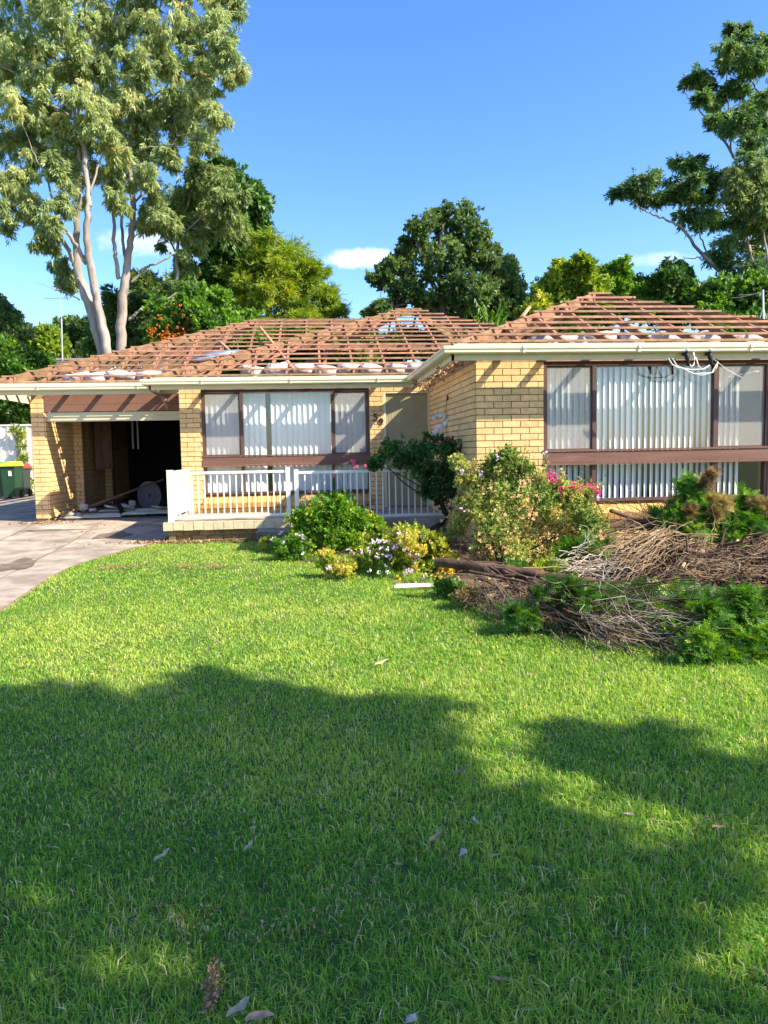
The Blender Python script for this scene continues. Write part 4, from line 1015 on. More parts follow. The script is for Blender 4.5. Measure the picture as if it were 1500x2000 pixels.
gum('tall_gum_tree', 'tall pale gum tree with one thick trunk splitting in two, right of the double-trunked gum', 25.0,
    [[(237, 705, .22, 0), (238, 612, .21, 0), (243, 558, .19, 0), (250, 504, .15, 0), (257, 450, .13, 0), (260, 378, .12, 0), (252, 306, .09, 0), (262, 240, .075, 0), (281, 180, .06, 0), (299, 119, .05, 0), (310, 40, .04, 0), (320, -40, .03, 0)],
     [(232, 545, .10, 0), (225, 500, .085, -.1), (223, 468, .08, -.15), (220, 396, .065, -.2), (216, 324, .05, -.2), (225, 260, .04, -.2), (235, 180, .035, -.2)],
     [(246, 520, .07, .1), (240, 470, .065, .15), (238, 420, .06, .2), (240, 350, .05, .2)],
     [(259, 400, .05, 0), (295, 360, .045, .2), (320, 290, .04, .3), (345, 270, .03, .3), (372, 240, .025, .3)],
     [(281, 190, .05, 0), (320, 175, .045, .1), (345, 130, .04, .2), (385, 100, .03, .2), (425, 120, .02, .2), (445, 150, .012, .2)],
     [(252, 306, .05, 0), (285, 290, .04, -.3), (335, 285, .03, -.4), (345, 262, .02, -.4)],
     [(256, 552, .055, 0), (285, 522, .05, .2), (308, 514, .045, .3), (338, 495, .035, .4)],
     [(252, 627, .07, 0), (270, 608, .06, .1), (288, 598, .055, .2), (315, 588, .05, .3), (346, 573, .04, .4)]],
    [(205, 30, 50), (260, 10, 50), (320, 20, 50), (380, 30, 48), (415, 65, 36), (245, 75, 45), (300, 80, 40), (360, 85, 42), (420, 115, 32), (448, 140, 18), (400, 140, 22), (220, 140, 38), (265, 145, 36), (330, 130, 26),
     (215, 205, 38), (265, 215, 36), (240, 265, 40), (290, 262, 30), (205, 290, 30), (260, 320, 34), (215, 345, 28), (290, 340, 24), (300, 385, 26), (285, 425, 22), (315, 415, 18), (340, 225, 26), (380, 200, 30), (412, 232, 22),
     (385, 165, 20), (350, 185, 20), (360, 245, 22), (388, 272, 11), (325, 300, 18), (300, 215, 25), (240, -40, 55), (320, -50, 60), (390, -30, 50), (360, -110, 60), (280, -130, 60), (445, -10, 25), (230, 390, 20), (437, 90, 25)],
    F_GUM, 'f_gum', 340, spread=1.2, twig_r=.016, sub=10, subr=.30, scale=.82)
gum('gum_tree', 'lower pale gum with drooping foliage in front of the tall dark tree', 26.0,
    [[(345, 690, .10, 0), (347, 600, .09, 0), (345, 520, .08, 0), (350, 450, .06, 0), (370, 390, .05, 0), (395, 340, .03, 0)],
     [(346, 500, .05, 0), (325, 450, .04, 0), (312, 410, .03, 0)], [(349, 460, .05, 0), (390, 430, .04, -.2), (430, 400, .03, -.3)]],
    [(395, 345, 34), (360, 375, 34), (330, 400, 32), (405, 385, 36), (440, 405, 30), (375, 420, 36), (415, 440, 34), (455, 440, 24), (335, 440, 26), (310, 425, 22), (385, 470, 26), (365, 520, 24), (345, 555, 16), (400, 330, 24)],
    F_GUM, 'f_gum_pale', 480, spread=.9, twig_r=.014, sub=9, subr=.34, scale=.85)
gum('tall_dark_tree', 'tall dense dark green tree behind the pale gums', 31.0,
    [[(452, 690, .2, 0), (450, 560, .16, 0), (448, 440, .1, 0), (445, 360, .05, 0)]],
    [(440, 350, 26), (455, 375, 36), (430, 395, 36), (475, 410, 34), (450, 430, 42), (490, 450, 28), (420, 450, 40), (465, 480, 46), (420, 510, 50), (498, 500, 24), (455, 540, 50), (400, 560, 45), (480, 570, 45), (435, 600, 50), (400, 630, 45), (470, 640, 40)],
    F_BROAD, 'f_dark', 800, 'bark', 'out', 1.6, spread=.8, sub=12, subr=.3)
gum('wispy_tree', 'light yellow-green wispy tree behind the middle ridge of the roof', 29.0,
    [[(530, 680, .14, 0), (525, 600, .11, 0), (528, 540, .08, 0), (515, 490, .05, 0)], [(526, 590, .06, 0), (560, 560, .05, 0), (590, 530, .04, 0)], [(528, 620, .06, 0), (580, 610, .05, .2), (630, 595, .04, .2)]],
    [(515, 488, 26), (500, 520, 32), (545, 505, 32), (560, 530, 36), (590, 530, 28), (615, 545, 24), (580, 560, 32), (530, 560, 36), (490, 560, 28), (555, 595, 36), (600, 605, 28), (640, 588, 26), (655, 600, 16), (625, 625, 24), (500, 610, 34), (540, 640, 30), (575, 640, 26), (480, 600, 22)],
    F_NEEDLE, 'f_lime', 760, 'bark', 'side', .75, spread=.8, sub=9, subr=.36)
gum('spreading_tree', 'dark olive spreading tree with open crown behind the middle of the roof', 27.0,
    [[(868, 680, .16, 0), (866, 610, .14, 0), (862, 560, .11, 0), (858, 500, .08, 0), (865, 440, .04, 0)], [(864, 590, .08, 0), (835, 530, .06, -.3), (812, 470, .04, -.4)], [(864, 570, .08, 0), (895, 510, .06, .3), (925, 460, .04, .4)],
     [(866, 620, .06, 0), (820, 590, .05, -.2), (770, 600, .04, -.3), (720, 612, .02, -.3)], [(862, 550, .06, 0), (800, 535, .05, .1), (750, 535, .03, .1)]],
    [(868, 425, 22), (905, 425, 20), (845, 432, 18), (820, 445, 24), (890, 455, 30), (850, 465, 28), (930, 455, 28), (955, 478, 18), (800, 480, 24), (830, 500, 26), (875, 500, 32), (915, 500, 30), (945, 515, 22), (780, 505, 18), (765, 518, 14), (735, 538, 16), (755, 545, 14), (790, 545, 28), (830, 545, 30),
     (875, 550, 32), (920, 550, 32), (955, 555, 22), (780, 570, 22), (820, 585, 26), (860, 595, 28), (900, 595, 28), (940, 590, 26), (745, 600, 13), (722, 612, 9), (775, 598, 14)],
    F_BROAD, 'f_olive', 170, 'bark', 'out', 1.05, spread=1.2, sub=8, subr=.30, twig_r=.016, crown_k=.9)
gum('bushy_tree', 'small dark bushy tree right of the spreading tree', 28.0,
    [[(985, 690, .08, 0), (985, 600, .06, 0), (985, 550, .03, 0)]],
    [(985, 530, 20), (972, 555, 24), (998, 560, 20), (985, 585, 28), (965, 605, 26), (1002, 610, 22), (985, 635, 26), (975, 545, 18)],
    F_BROAD, 'f_olive', 560, 'bark', 'out', 1.1, sub=8)
# banana-like plant behind the roof junction
bp_ = thing('palm_plant', 'spiky bright green palm behind the valley between the two roofs', 'palm', (*at(958, 640, 21)[:2], .5))
for i in range(15):
    a = rng.uniform(0, 6.28); tip = at(958, 640, 21) + np.array((math.cos(a) * .55, math.sin(a) * .5, rng.uniform(.1, .95))); st = at(958, 690, 21)
    mid = (st + tip) / 2 + np.array((0, 0, .25)); p, r = smooth_path([st, mid, tip], [.012, .01, .003], 4, 0)
    V = []; F = []
    for j in range(len(p) - 1):
        for sd in (-1, 1):
            s = np.cross(p[j+1] - p[j], (0, 0, 1)); s = s / (np.linalg.norm(s) + 1e-6) * sd
            o = len(V); V += [p[j], p[j] + s * .10 + (0, 0, -.10), p[j+1]]; F.append((o, o+1, o+2))
    mb = MB(); mb.add(V, F); mb.v = mb.v; me = np_mesh('frond', np.array(V), np.array(F), M['f_mid'], rng.random(len(F))); obj('frond', me, bp_)

# broad trees and shrubs beyond the right wing
gum('yellow_green_tree', 'yellow-green broad-leaved tree behind the left slope of the right wing', 23.0,
    [[(1100, 680, .1, 0), (1105, 600, .07, 0), (1110, 550, .04, 0)]],
    [(1100, 545, 20), (1138, 525, 16), (1125, 550, 26), (1085, 565, 22), (1060, 585, 22), (1105, 585, 30), (1150, 555, 22), (1165, 580, 24), (1050, 610, 20), (1085, 610, 26), (1030, 625, 16), (1135, 590, 22)],
    F_BROAD, 'f_lime', 700, 'bark', 'up', 1.0, sub=9)
gum('bushy_tree', 'mid green leafy tree rising behind the apex of the right wing', 24.0,
    [[(1215, 680, .08, 0), (1215, 600, .06, 0), (1215, 560, .03, 0)]],
    [(1215, 545, 20), (1195, 562, 22), (1240, 565, 22), (1215, 580, 28), (1180, 590, 20), (1250, 595, 24)], F_BROAD, 'f_mid', 700, 'bark', 'up', 1.0, sub=9)
gum('bushy_tree', 'dark upright leafy tree beneath the overhanging right gum', 23.5,
    [[(1310, 700, .08, 0), (1312, 620, .06, 0), (1312, 570, .03, 0)]],
    [(1330, 540, 14), (1310, 548, 16), (1290, 562, 18), (1275, 580, 22), (1310, 580, 28), (1345, 572, 24), (1290, 605, 30), (1330, 610, 32), (1365, 600, 26), (1260, 610, 22)], F_BROAD, 'f_dark', 760, 'bark', 'up', 1.1, sub=9)
gum('bushy_tree', 'bright green bushy tree at the right edge beyond the roof', 22.0,
    [[(1440, 700, .08, 0), (1440, 640, .06, 0), (1440, 600, .03, 0)]],
    [(1400, 590, 28), (1440, 575, 30), (1480, 570, 30), (1420, 620, 30), (1460, 610, 32), (1500, 600, 34), (1385, 625, 22), (1530, 590, 34), (1560, 600, 40)], F_BROAD, 'f_mid', 760, 'bark', 'out', 1.0, sub=9)
gum('leaning_gum_tree', 'tall dark gum with bare grey limbs reaching left, at the right edge', 24.0,
    [[(1500, 660, .16, 0), (1487, 563, .13, 0), (1468, 512, .11, 0), (1455, 464, .08, .1), (1426, 429, .05, .2), (1410, 400, .03, .2)],
     [(1470, 580, .10, 0), (1440, 550, .10, -.1), (1410, 531, .09, -.1), (1372, 499, .075, -.2), (1334, 448, .06, -.2), (1302, 429, .045, -.2), (1270, 416, .035, -.2), (1240, 400, .022, -.2), (1215, 384, .014, -.2)],
     [(1374, 500, .03, -.2), (1352, 505, .022, -.2), (1333, 503, .014, -.2)],
     [(1395, 520, .045, -.2), (1375, 480, .035, -.2), (1360, 440, .03, -.1), (1345, 400, .02, 0)],
     [(1500, 560, .13, .5), (1510, 480, .12, .5), (1500, 400, .10, .4), (1470, 350, .08, .3), (1442, 326, .07, .2), (1426, 291, .055, .1), (1398, 256, .045, 0), (1369, 218, .035, 0), (1347, 195, .022, 0), (1334, 173, .012, 0)],
     [(1428, 292, .04, .1), (1425, 240, .035, .1), (1420, 192, .03, .1), (1417, 128, .015, .1)],
     [(1510, 480, .11, .8), (1520, 330, .09, .8), (1500, 240, .07, .7), (1485, 190, .05, .6), (1465, 150, .035, .6), (1450, 120, .02, .6)],
     [(1490, 420, .04, .2), (1450, 400, .035, .2), (1405, 360, .025, .1)]],
    [(1345, 160, 15), (1360, 152, 14), (1378, 160, 14), (1372, 190, 15), (1388, 205, 15), (1402, 185, 14), (1395, 232, 14), (1430, 168, 16), (1446, 175, 14), (1420, 95, 20), (1445, 85, 22), (1468, 105, 24), (1430, 120, 20), (1458, 130, 24), (1455, 55, 9), (1430, 55, 5), (1495, 75, 14), (1488, 120, 22),
     (1470, 205, 24), (1495, 190, 26), (1455, 220, 18), (1428, 245, 13), (1465, 240, 20), (1490, 240, 24), (1470, 280, 22), (1495, 290, 28), (1475, 320, 22), (1420, 230, 10), (1540, 150, 50), (1550, 260, 50),
     (1212, 372, 15), (1232, 362, 16), (1255, 350, 16), (1275, 345, 16), (1252, 378, 16), (1280, 385, 18), (1325, 318, 11), (1345, 322, 12), (1362, 315, 12), (1305, 375, 22), (1330, 365, 22), (1355, 350, 22), (1380, 345, 20), (1350, 385, 24), (1340, 420, 16), (1380, 380, 20), (1375, 425, 20), (1400, 430, 24), (1405, 350, 22), (1430, 345, 22),
     (1430, 380, 26), (1460, 355, 26), (1485, 370, 30), (1470, 410, 28), (1430, 425, 24), (1495, 430, 32), (1415, 470, 22), (1450, 470, 28), (1485, 480, 30), (1400, 500, 18), (1430, 515, 28), (1470, 525, 30), (1500, 520, 32), (1445, 545, 26), (1550, 400, 50), (1550, 500, 50)],
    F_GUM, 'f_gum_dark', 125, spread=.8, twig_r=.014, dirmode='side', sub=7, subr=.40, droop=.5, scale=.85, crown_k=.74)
# bright lower sprays of the same gum: sunlight put into a paler leaf colour
gum('gum_tree', 'lower sprays of the leaning gum at the right edge, sunlight put into paler leaves', 23.0,
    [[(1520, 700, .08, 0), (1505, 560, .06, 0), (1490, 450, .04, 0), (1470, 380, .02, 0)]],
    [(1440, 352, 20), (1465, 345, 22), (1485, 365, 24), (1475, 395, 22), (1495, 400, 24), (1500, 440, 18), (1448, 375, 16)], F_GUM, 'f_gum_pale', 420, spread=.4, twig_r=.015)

# left side: shrubs behind the garage, flowering tree, neighbour's trees
gum('bushy_tree', 'dark shrub mass between the two pale gum trunks', 30.0, [[(300, 720, .08, 0), (300, 660, .06, 0), (300, 620, .03, 0)]],
    [(225, 610, 26), (215, 640, 24), (270, 600, 26), (290, 560, 22), (300, 625, 34), (260, 650, 30), (320, 590, 26), (240, 670, 30), (205, 660, 20), (290, 670, 34), (345, 560, 24), (340, 610, 30)], F_GUM, 'f_olive', 460, 'bark', 'side', 1.1, sub=8)
ft = gum('flowering_tree', 'leafy shrub with orange blossom behind the left end of the roof', 25.0, [[(335, 720, .06, 0), (335, 670, .05, 0), (340, 630, .03, 0)]],
    [(330, 650, 28), (360, 640, 28), (350, 615, 26), (380, 600, 26), (395, 630, 28), (310, 665, 22), (375, 660, 28), (410, 590, 26), (420, 640, 30), (450, 650, 30), (490, 655, 30)], F_BROAD, 'f_mid', 560, 'bark', 'out', 1.15, sub=8)
def blossoms(name, pts, m, parent, scale, kind=None, n=10, spread=.06):
    """each pts entry becomes one blossom head (its own part) unless kind is stuff"""
    T, tf = leaf_template(9, .05, .045, 1.6, (0, 0, 0), 77)
    res = []
    for p in pts:
        k = n; P = p + rng.normal(0, spread, (k, 3)); V, F, r = scatter(T, tf, P, frames(ball(k), rng.uniform(0, 6, k)), np.full(k, scale) * rng.uniform(.7, 1.2, k)); res.append((V, F, r))
        if kind is None: obj(name, np_mesh(name, V, F, M[m], r), parent)
    if kind:
        V, F, r = join_np(res); obj(name, np_mesh(name, V, F, M[m], r), parent, kind=kind)
blossoms('blossom', [at(a, b, 23.9) for a, b in ((325, 655), (333, 660), (341, 656), (330, 648), (318, 668), (300, 652), (295, 647), (352, 650), (358, 655), (313, 625), (348, 606), (356, 612), (375, 622), (365, 650), (335, 668), (322, 662), (305, 672), (343, 664))], 'f_orange', ft, 1.0, n=11, spread=.10)
gum('neighbour_tree', 'light green rounded tree beyond the neighbouring tiled roof', 42.0, [[(85, 730, .15, 0), (88, 690, .1, 0), (92, 665, .05, 0)]],
    [(85, 655, 16), (100, 662, 14), (75, 675, 16), (95, 682, 20), (110, 672, 12), (70, 692, 16), (112, 690, 14), (92, 648, 10)], F_BROAD, 'f_lime', 420, 'bark', 'side', 1.5, sub=8, subr=.4)
gum('neighbour_tree', 'dark flat-topped tree behind the antenna and the leftmost gum trunk', 44.0, [[(145, 730, .12, 0), (142, 690, .08, 0), (145, 660, .05, 0)]],
    [(130, 640, 14), (148, 638, 16), (165, 648, 16), (150, 655, 14), (168, 668, 14), (145, 690, 14), (175, 685, 16), (160, 702, 18), (128, 702, 10), (190, 690, 14), (180, 655, 12)], F_BROAD, 'f_olive', 380, 'bark', 'side', 1.5, sub=8, subr=.35)
gum('edge_tree', 'dark blue-green tree at the left edge above the fence', 27.0, [[(-40, 800, .12, 0), (-35, 700, .1, 0), (-20, 640, .06, 0)], [(-35, 700, .05, 0), (0, 660, .03, 0), (25, 640, .02, 0)]],
    [(0, 598, 12), (2, 625, 18), (15, 640, 20), (30, 640, 14), (5, 660, 20), (-30, 620, 40), (-40, 680, 50), (25, 660, 12), (0, 680, 14)], F_BROAD, 'f_gum_dark', 560, 'bark', 'out', 1.0, sub=9)
gum('edge_shrub', 'bright yellow-green shrub filling the left edge over the fence', 25.5, [[(20, 900, .06, 0), (20, 800, .05, 0), (25, 730, .03, 0)]],
    [(10, 690, 20), (0, 715, 26), (35, 710, 22), (60, 715, 18), (30, 735, 28), (75, 722, 14), (55, 745, 26), (10, 750, 28), (85, 745, 16), (20, 780, 26), (50, 790, 26), (75, 775, 22), (5, 805, 24), (35, 815, 22), (65, 815, 18), (-30, 740, 40), (-30, 800, 40)],
    F_BROAD, 'f_mid', 620, 'bark', 'out', 1.0, sub=9, spread=.6)
fr_ = thing('fern_palm', 'pale green spiky fronds rising over the fence beside the left pier', 'palm', (*at(47, 900, 24.9)[:2], .4))
for i in range(14):
    b = at(47, 835, 24.9); a = -1.2 + 2.4 * i / 13; tip = b + np.array((math.sin(a) * .45, rng.uniform(-.3, .3), math.cos(a) * .75)); mid = (b + tip) / 2 + (0, 0, .08); s = np.array((.025, 0, 0))
    V = np.array([b - s*.5, b + s*.5, mid - s, mid + s, tip]); F = np.array([(0, 1, 3), (0, 3, 2), (2, 3, 4)]); obj('frond', np_mesh('frond', V, F, M['f_lime'], rng.random(3) * .7), fr_)
# the rest of the block: a far belt of trees outside the picture and between the gaps
for i, (X, Y, h, mname) in enumerate(((-24, 34, 7, 'f_mid'), (-17, 42, 6, 'f_dark'), (16, 40, 5, 'f_dark'), (24, 34, 7, 'f_olive'), (6, 48, 5, 'f_mid'), (-5, 50, 5, 'f_dark'), (13, 30, 4.6, 'f_mid'))):
    t = thing('garden_tree', ['green garden tree far beyond the fence at the far left', 'dark garden tree behind the neighbouring roof', 'dark garden tree low behind the right wing', 'olive garden tree at the far right', 'green garden tree behind the middle of the house', 'dark garden tree behind the garage roof', 'green garden tree behind the right wing roof'][i], 'tree', (X, Y, .5))
    mb = MB(); mb.tube([(X, Y, .3), (X, Y, h * .6)], [.2, .08], 8); mb.build('trunk', M['bark'], t, True)
    foliage('crown', [(np.array((X + rng.uniform(-1.5, 1.5), Y + rng.uniform(-1, 1), h * rng.uniform(.35, .8))), 1.5) for _ in range(7)], M[mname], t, F_BROAD, 380, 1.8, sub=7)

row = ['leftmost', 'second from left', 'third from left', 'fourth from left', 'fifth from left', 'sixth from left', 'seventh from left', 'rightmost']
for i, X in enumerate(np.linspace(-3.6, 12.4, 8)):
    Y = 31 + rng.uniform(-1, 1.5); t = thing('garden_tree', 'dark back-garden tree seen through the bare rafters, ' + row[i] + ' of its row', 'tree', (X, Y, .5), 'row of garden trees behind the house')
    mb = MB(); mb.tube([(X, Y, .3), (X + .1, Y, 3)], [.14, .07], 7); mb.build('trunk', M['bark'], t, True)
    foliage('crown', [(np.array((X + rng.uniform(-1.1, 1.1), Y + rng.uniform(-.6, .6), z)), (.9, .7, .7)) for z in np.array((1.6, 2.2, 2.8, 3.4, 3.9, 4.4, 4.8, 5.2, 3.0, 4.0, 5.0, 5.3)) * (1.38 if X > 3.3 else 1.12)], M[('f_dark', 'f_olive', 'f_mid')[i % 3]], t, F_BROAD, 330, 1.7, sub=6, loose=False)

# fence, bins, neighbour's house -------------------------------------
fn = thing('boundary_fence', 'tall cream sheet fence with a capping rail beyond the bins', 'fence', (-9, 24.5, .45))
FX0, FX1, FY = -13.0, -6.2, 24.6; ftop = at(30, 829, FY)[2]
x = FX0
while x < FX1:
    m_ = MB(); n = 7; vs = []
    for i in range(n + 1):
        dy = .018 if (i % 2) else -.018; vs += [(x + .76 * i / n, FY + dy, .2), (x + .76 * i / n, FY + dy, ftop - .04)]
    m_.add(vs, [(2*i, 2*i+2, 2*i+3, 2*i+1) for i in range(n)]); m_.build('panel', M['fence'], fn)
    m_ = MB(); m_.box(x - .02, x + .02, FY - .03, FY + .03, .2, ftop - .03); m_.build('post', M['fence'], fn); x += .78
m_ = MB(); m_.box(FX0, FX1 + .6, FY - .035, FY + .035, ftop - .045, ftop); m_.build('capping_rail', M['fence'], fn)
vn = thing('climbing_vine', 'leafy vine climbing the cream fence behind the red-lidded bin', 'vine', (*at(45, 960, 24.5)[:2], .4))
m_ = MB()
for i in range(9):
    p, r = smooth_path([at(45 + rng.uniform(-6, 8), 965, 24.45), at(42 + rng.uniform(-12, 12), 900, 24.5), at(40 + rng.uniform(-18, 16), 850, 24.52), at(38 + rng.uniform(-22, 20), 826, 24.5)], [.014, .01, .008, .004], 4, .03); m_.tube(p, r, 4)
m_.build('stem', M['twig_pale'], vn)
foliage('leaves', clump_px([(38, 850, 9), (44, 872, 8), (48, 895, 9), (52, 915, 8), (46, 935, 8), (55, 950, 9), (50, 968, 10), (30, 836, 7)], 24.42, .3, 1, .05), M['f_lime'], vn, T_BROAD, 70, .6, 'out', 5, .5)
def wheelie(px, label, body, lid, Y=22.3, h=1.0, w=.38):
    p = at(px, 930, Y); X = p[0]; g = gz(Y)
    t = thing('wheelie_bin', label, 'bin', (X, Y, g), 'wheelie bins by the fence')
    b = MB(); a, c = w / 2, w / 2 * .82
    b.add([(X-c, Y-.25, g+.06), (X+c, Y-.25, g+.06), (X+c, Y+.22, g+.06), (X-c, Y+.22, g+.06), (X-a, Y-.33, g+h-.09), (X+a, Y-.33, g+h-.09), (X+a, Y+.3, g+h-.09), (X-a, Y+.3, g+h-.09)], [(0,3,2,1),(4,5,6,7),(0,1,5,4),(1,2,6,5),(2,3,7,6),(3,0,4,7)])
    b.box(X-a-.02, X+a+.02, Y-.345, Y+.32, g+h-.13, g+h-.085); b.build('body', M[body], t)
    l = MB(); l.add([(X-a-.03, Y-.37, g+h-.084), (X+a+.03, Y-.37, g+h-.084), (X+a+.03, Y+.33, g+h-.084), (X-a-.03, Y+.33, g+h-.084), (X-a+.04, Y-.28, g+h-.02), (X+a-.04, Y-.28, g+h-.02), (X+a-.04, Y+.3, g+h+.04), (X-a+.04, Y+.3, g+h+.04)], [(0,3,2,1),(4,5,6,7),(0,1,5,4),(1,2,6,5),(2,3,7,6),(3,0,4,7)])
    l.build('lid', M[lid], t)
    for s in (-1, 1):
        k = MB(); k.tube([(X+s*(c-.02), Y+.2, g+.11), (X+s*(c+.04), Y+.2, g+.11)], .11, 14); k.build('wheel', M['black'], t)
    k = MB(); k.box(X+.02, X+.10, Y-.322, Y-.30, g+h-.36, g+h-.22); k.build('sticker', M['white'], t)
wheelie(1, 'green wheelie bin with green lid, leftmost of the three', 'bin_green', 'lid_green')
wheelie(24, 'green wheelie bin with yellow lid in the middle of the three', 'bin_green', 'lid_yellow', 22.2)
wheelie(43, 'dark grey wheelie bin with red lid, nearest the pier', 'bin_dark', 'lid_red', 22.9, .93, .30)
nh = thing('neighbour_house', 'neighbouring house with grey-brown tiled hip roof behind the left end', 'house', (*at(110, 740, 36)[:2], .5))
rA, rB = at(76, 706, 38), at(176, 706, 38); eA, eB = at(20, 752, 34), at(200, 752, 34)
bA, bB = eA + (0, 8, 0), eB + (0, 8, 0)
m_ = MB(); wz = eA[2]
m_.box(eA[0] + .5, eB[0] - .5, 34.5, 41.5, .3, wz); m_.build('wall', mat('neighbour_brick', (.4, .3, .2), .9, .1, 3), nh)
V = []; F = []
rows = 12
roof = MB(); roof.add([eA, eB, rB, rA, bA, bB], [(0, 1, 2, 3), (0, 3, 4), (1, 5, 2), (4, 3, 2, 5)]); rf = roof.build('roof', M['tile'], nh)
for k in range(rows):
    t0, t1 = k / rows, (k + 1) / rows; a0 = eA + (rA - eA) * t0; b0 = eB + (rB - eB) * t0; a1 = eA + (rA - eA) * t1; b1 = eB + (rB - eB) * t1
    n = 26; m_ = MB()
    for i in range(n):
        u0, u1 = i / n, (i + .82) / n
        p, q = a0 + (b0 - a0) * u0, a0 + (b0 - a0) * u1; r, s = a1 + (b1 - a1) * u1, a1 + (b1 - a1) * u0; up = np.array((0, -.02, .07))
        m_.add([p + up, q + up, r + up * .3, s + up * .3, p, q], [(0, 1, 2, 3), (4, 5, 1, 0)])
    m_.build('tile_course', M['tile'], rf, kind='stuff')
m_ = MB(); m_.tube([rA + (0, 0, .06), rB + (0, 0, .06)], .1, 8); m_.build('ridge_cap', M['tile'], rf)
an = thing('tv_antenna', 'tall thin television antenna mast on the neighbouring roof', 'antenna', at(122, 706, 36))
m_ = MB(); m_.tube([at(122, 708, 36), at(120, 622, 36)], .035, 6); m_.tube([at(120, 622, 36), at(117, 582, 36)], .018, 6); m_.build('mast', M['galv'], an)
m_ = MB(); m_.tube([at(85, 583, 36), at(139, 582, 36)], .014, 5)
for px in (90, 97, 104, 111, 117, 123, 129, 135): p = at(px, 583, 36); m_.tube([p + (0, -.35, 0), p + (0, .35, 0)], .008, 4)
m_.build('boom', M['galv'], an)
pl = thing('cable_post', 'thin white metal post with overhead wires at the right edge beyond the roof', 'post', (*at(1491, 640, 18)[:2], 3.2))
m_ = MB(); m_.tube([at(1492, 655, 18), at(1490, 566, 18)], .022, 8); m_.build('pole', M['white'], pl)
m_ = MB(); m_.tube([at(1490, 600, 18), at(1484, 622, 18)], .012, 6); m_.tube([at(1490, 600, 18), at(1497, 622, 18)], .012, 6); m_.build('brace', M['galv'], pl)
for a, b, sg in (((1490, 568, 18), (1395, 576, 24), .02), ((1490, 571, 18), (1400, 570, 26), .01), ((1490, 575, 18), (1420, 560, 30), .05), ((1490, 568, 18), (1560, 566, 16), .02)):
    m_ = MB(); p = wiggle(at(*a), at(*b), 6, 0, sg); m_.tube(p, .007, 5); m_.build('wire', M['cable'], pl)

# ------------------------------------------------------------------ garden shrubs
def shrub(name, label, clumps_, m, T, per, scale, dirmode='out', cat='shrub', stems=(), stem_m='bark', sub=8, subr=.42, tone=.35, leafname='leaves', flat=1.0, stem_r=.012, loose=True):
    c0 = clumps_[0][0]; t = thing(name, label, cat, (c0[0], c0[1], gz(c0[1])))
    foliage(leafname, clumps_, M[m], t, T, per, scale, dirmode, sub, subr, tone=tone, flat=flat, loose=loose)
    for s in stems:
        p, r = smooth_path(s, np.linspace(stem_r, stem_r * .35, len(s)), 4, .008); mb = MB(); mb.tube(p, r, 6); mb.build('stem', M[stem_m], t, True)
    return t
def stems_to(cl, base, n=1):
    return [[np.array(base) + rng.normal(0, .04, 3) * (1, 1, 0), (np.array(base) + c) / 2 + rng.normal(0, .05, 3), c] for c, r in cl for _ in range(n)]
# round golden shrub
Yb = 10.55
cl = clump_px([(660, 1025, 72), (612, 1055, 56), (712, 1050, 56), (640, 1075, 44), (690, 1082, 40), (660, 992, 40), (605, 1020, 40), (715, 1020, 34), (590, 1080, 24), (740, 1045, 22), (735, 1075, 26), (680, 1010, 36), (625, 1010, 34)], Yb, 1.0, .95, .18)
shrub('round_shrub', 'rounded green and golden shrub in front of the porch railing', cl, 'f_round', T_SMALL, 1250, 1.0, 'out', loose=False, stems=stems_to(cl[:8], (cl[0][0][0], Yb, gz(Yb))), sub=16, subr=.3, tone=.5)
# small-leaved plants around its foot
pw_ = shrub('periwinkle', 'low leafy plant with pale flowers left of the round shrub', clump_px([(585, 1085, 16), (570, 1095, 14), (558, 1085, 12), (600, 1100, 16), (580, 1065, 14), (545, 1075, 10)], 10.05, 1, 1, .08), 'f_mid', T_ROSE, 260, .8, 'up', cat='plant')
blossoms('flower', [at(a, b, 9.85) for a, b in ((589, 1046), (591, 1052), (579, 1045), (555, 1060), (530, 1052), (589, 1082), (653, 1088))], 'f_lilac', pw_, .32, n=4, spread=.012)
ws = shrub('bedding_plant', 'yellow-green weed sprig by the porch steps', clump_px([(525, 1060, 10), (520, 1072, 10), (532, 1080, 10)], 10.9, 1, 1, .05), 'f_patch', T_ROSE, 120, .7, 'up', cat='plant')
# daisy patch, broken stems
dp = shrub('flower_patch', 'sprawling patch of pink daisies and yellowing foliage in front of the bed', clump_px([(760, 1075, 34), (800, 1070, 34), (700, 1110, 26), (735, 1105, 34), (780, 1110, 38), (830, 1095, 34), (815, 1125, 30), (860, 1120, 28), (765, 1130, 26), (850, 1070, 26), (880, 1105, 26), (670, 1112, 18), (640, 1105, 14), (890, 1135, 22)], 8.9, 1.0, .8, .35), 'f_patch', T_ROSE, 620, .75, 'up', cat='flowers', sub=10, subr=.5, tone=.6)
fl = [(742, 1058), (752, 1056), (778, 1042), (786, 1041), (797, 1046), (806, 1048), (825, 1049), (835, 1055), (720, 1075), (709, 1076), (745, 1071), (757, 1070), (770, 1060), (783, 1068), (790, 1073), (800, 1081), (808, 1086), (815, 1088), (763, 1088), (750, 1086), (737, 1085),
      (811, 1103), (793, 1073), (774, 1066), (731, 1057), (819, 1079), (789, 1118), (796, 1116), (801, 1115), (768, 1069), (757, 1088), (784, 1059), (643, 1112), (681, 1073)]
blossoms('daisy', [at(a, b, 8.42 + rng.uniform(-.1, .2)) for a, b in fl], 'f_lilac', dp, .36, n=4, spread=.012)
blossoms('daisy', [at(a, b, 8.4) for a, b in ((740, 1117), (724, 1115), (760, 1116), (757, 1103), (728, 1058), (830, 1122))], 'f_white', dp, .3, n=4, spread=.012)
blossoms('yellow_flower', [at(a, b, 8.1) for a, b in ((881, 1115), (860, 1127), (845, 1137), (780, 1126), (850, 1130))], 'f_yellow', dp, .34, n=5, spread=.015)
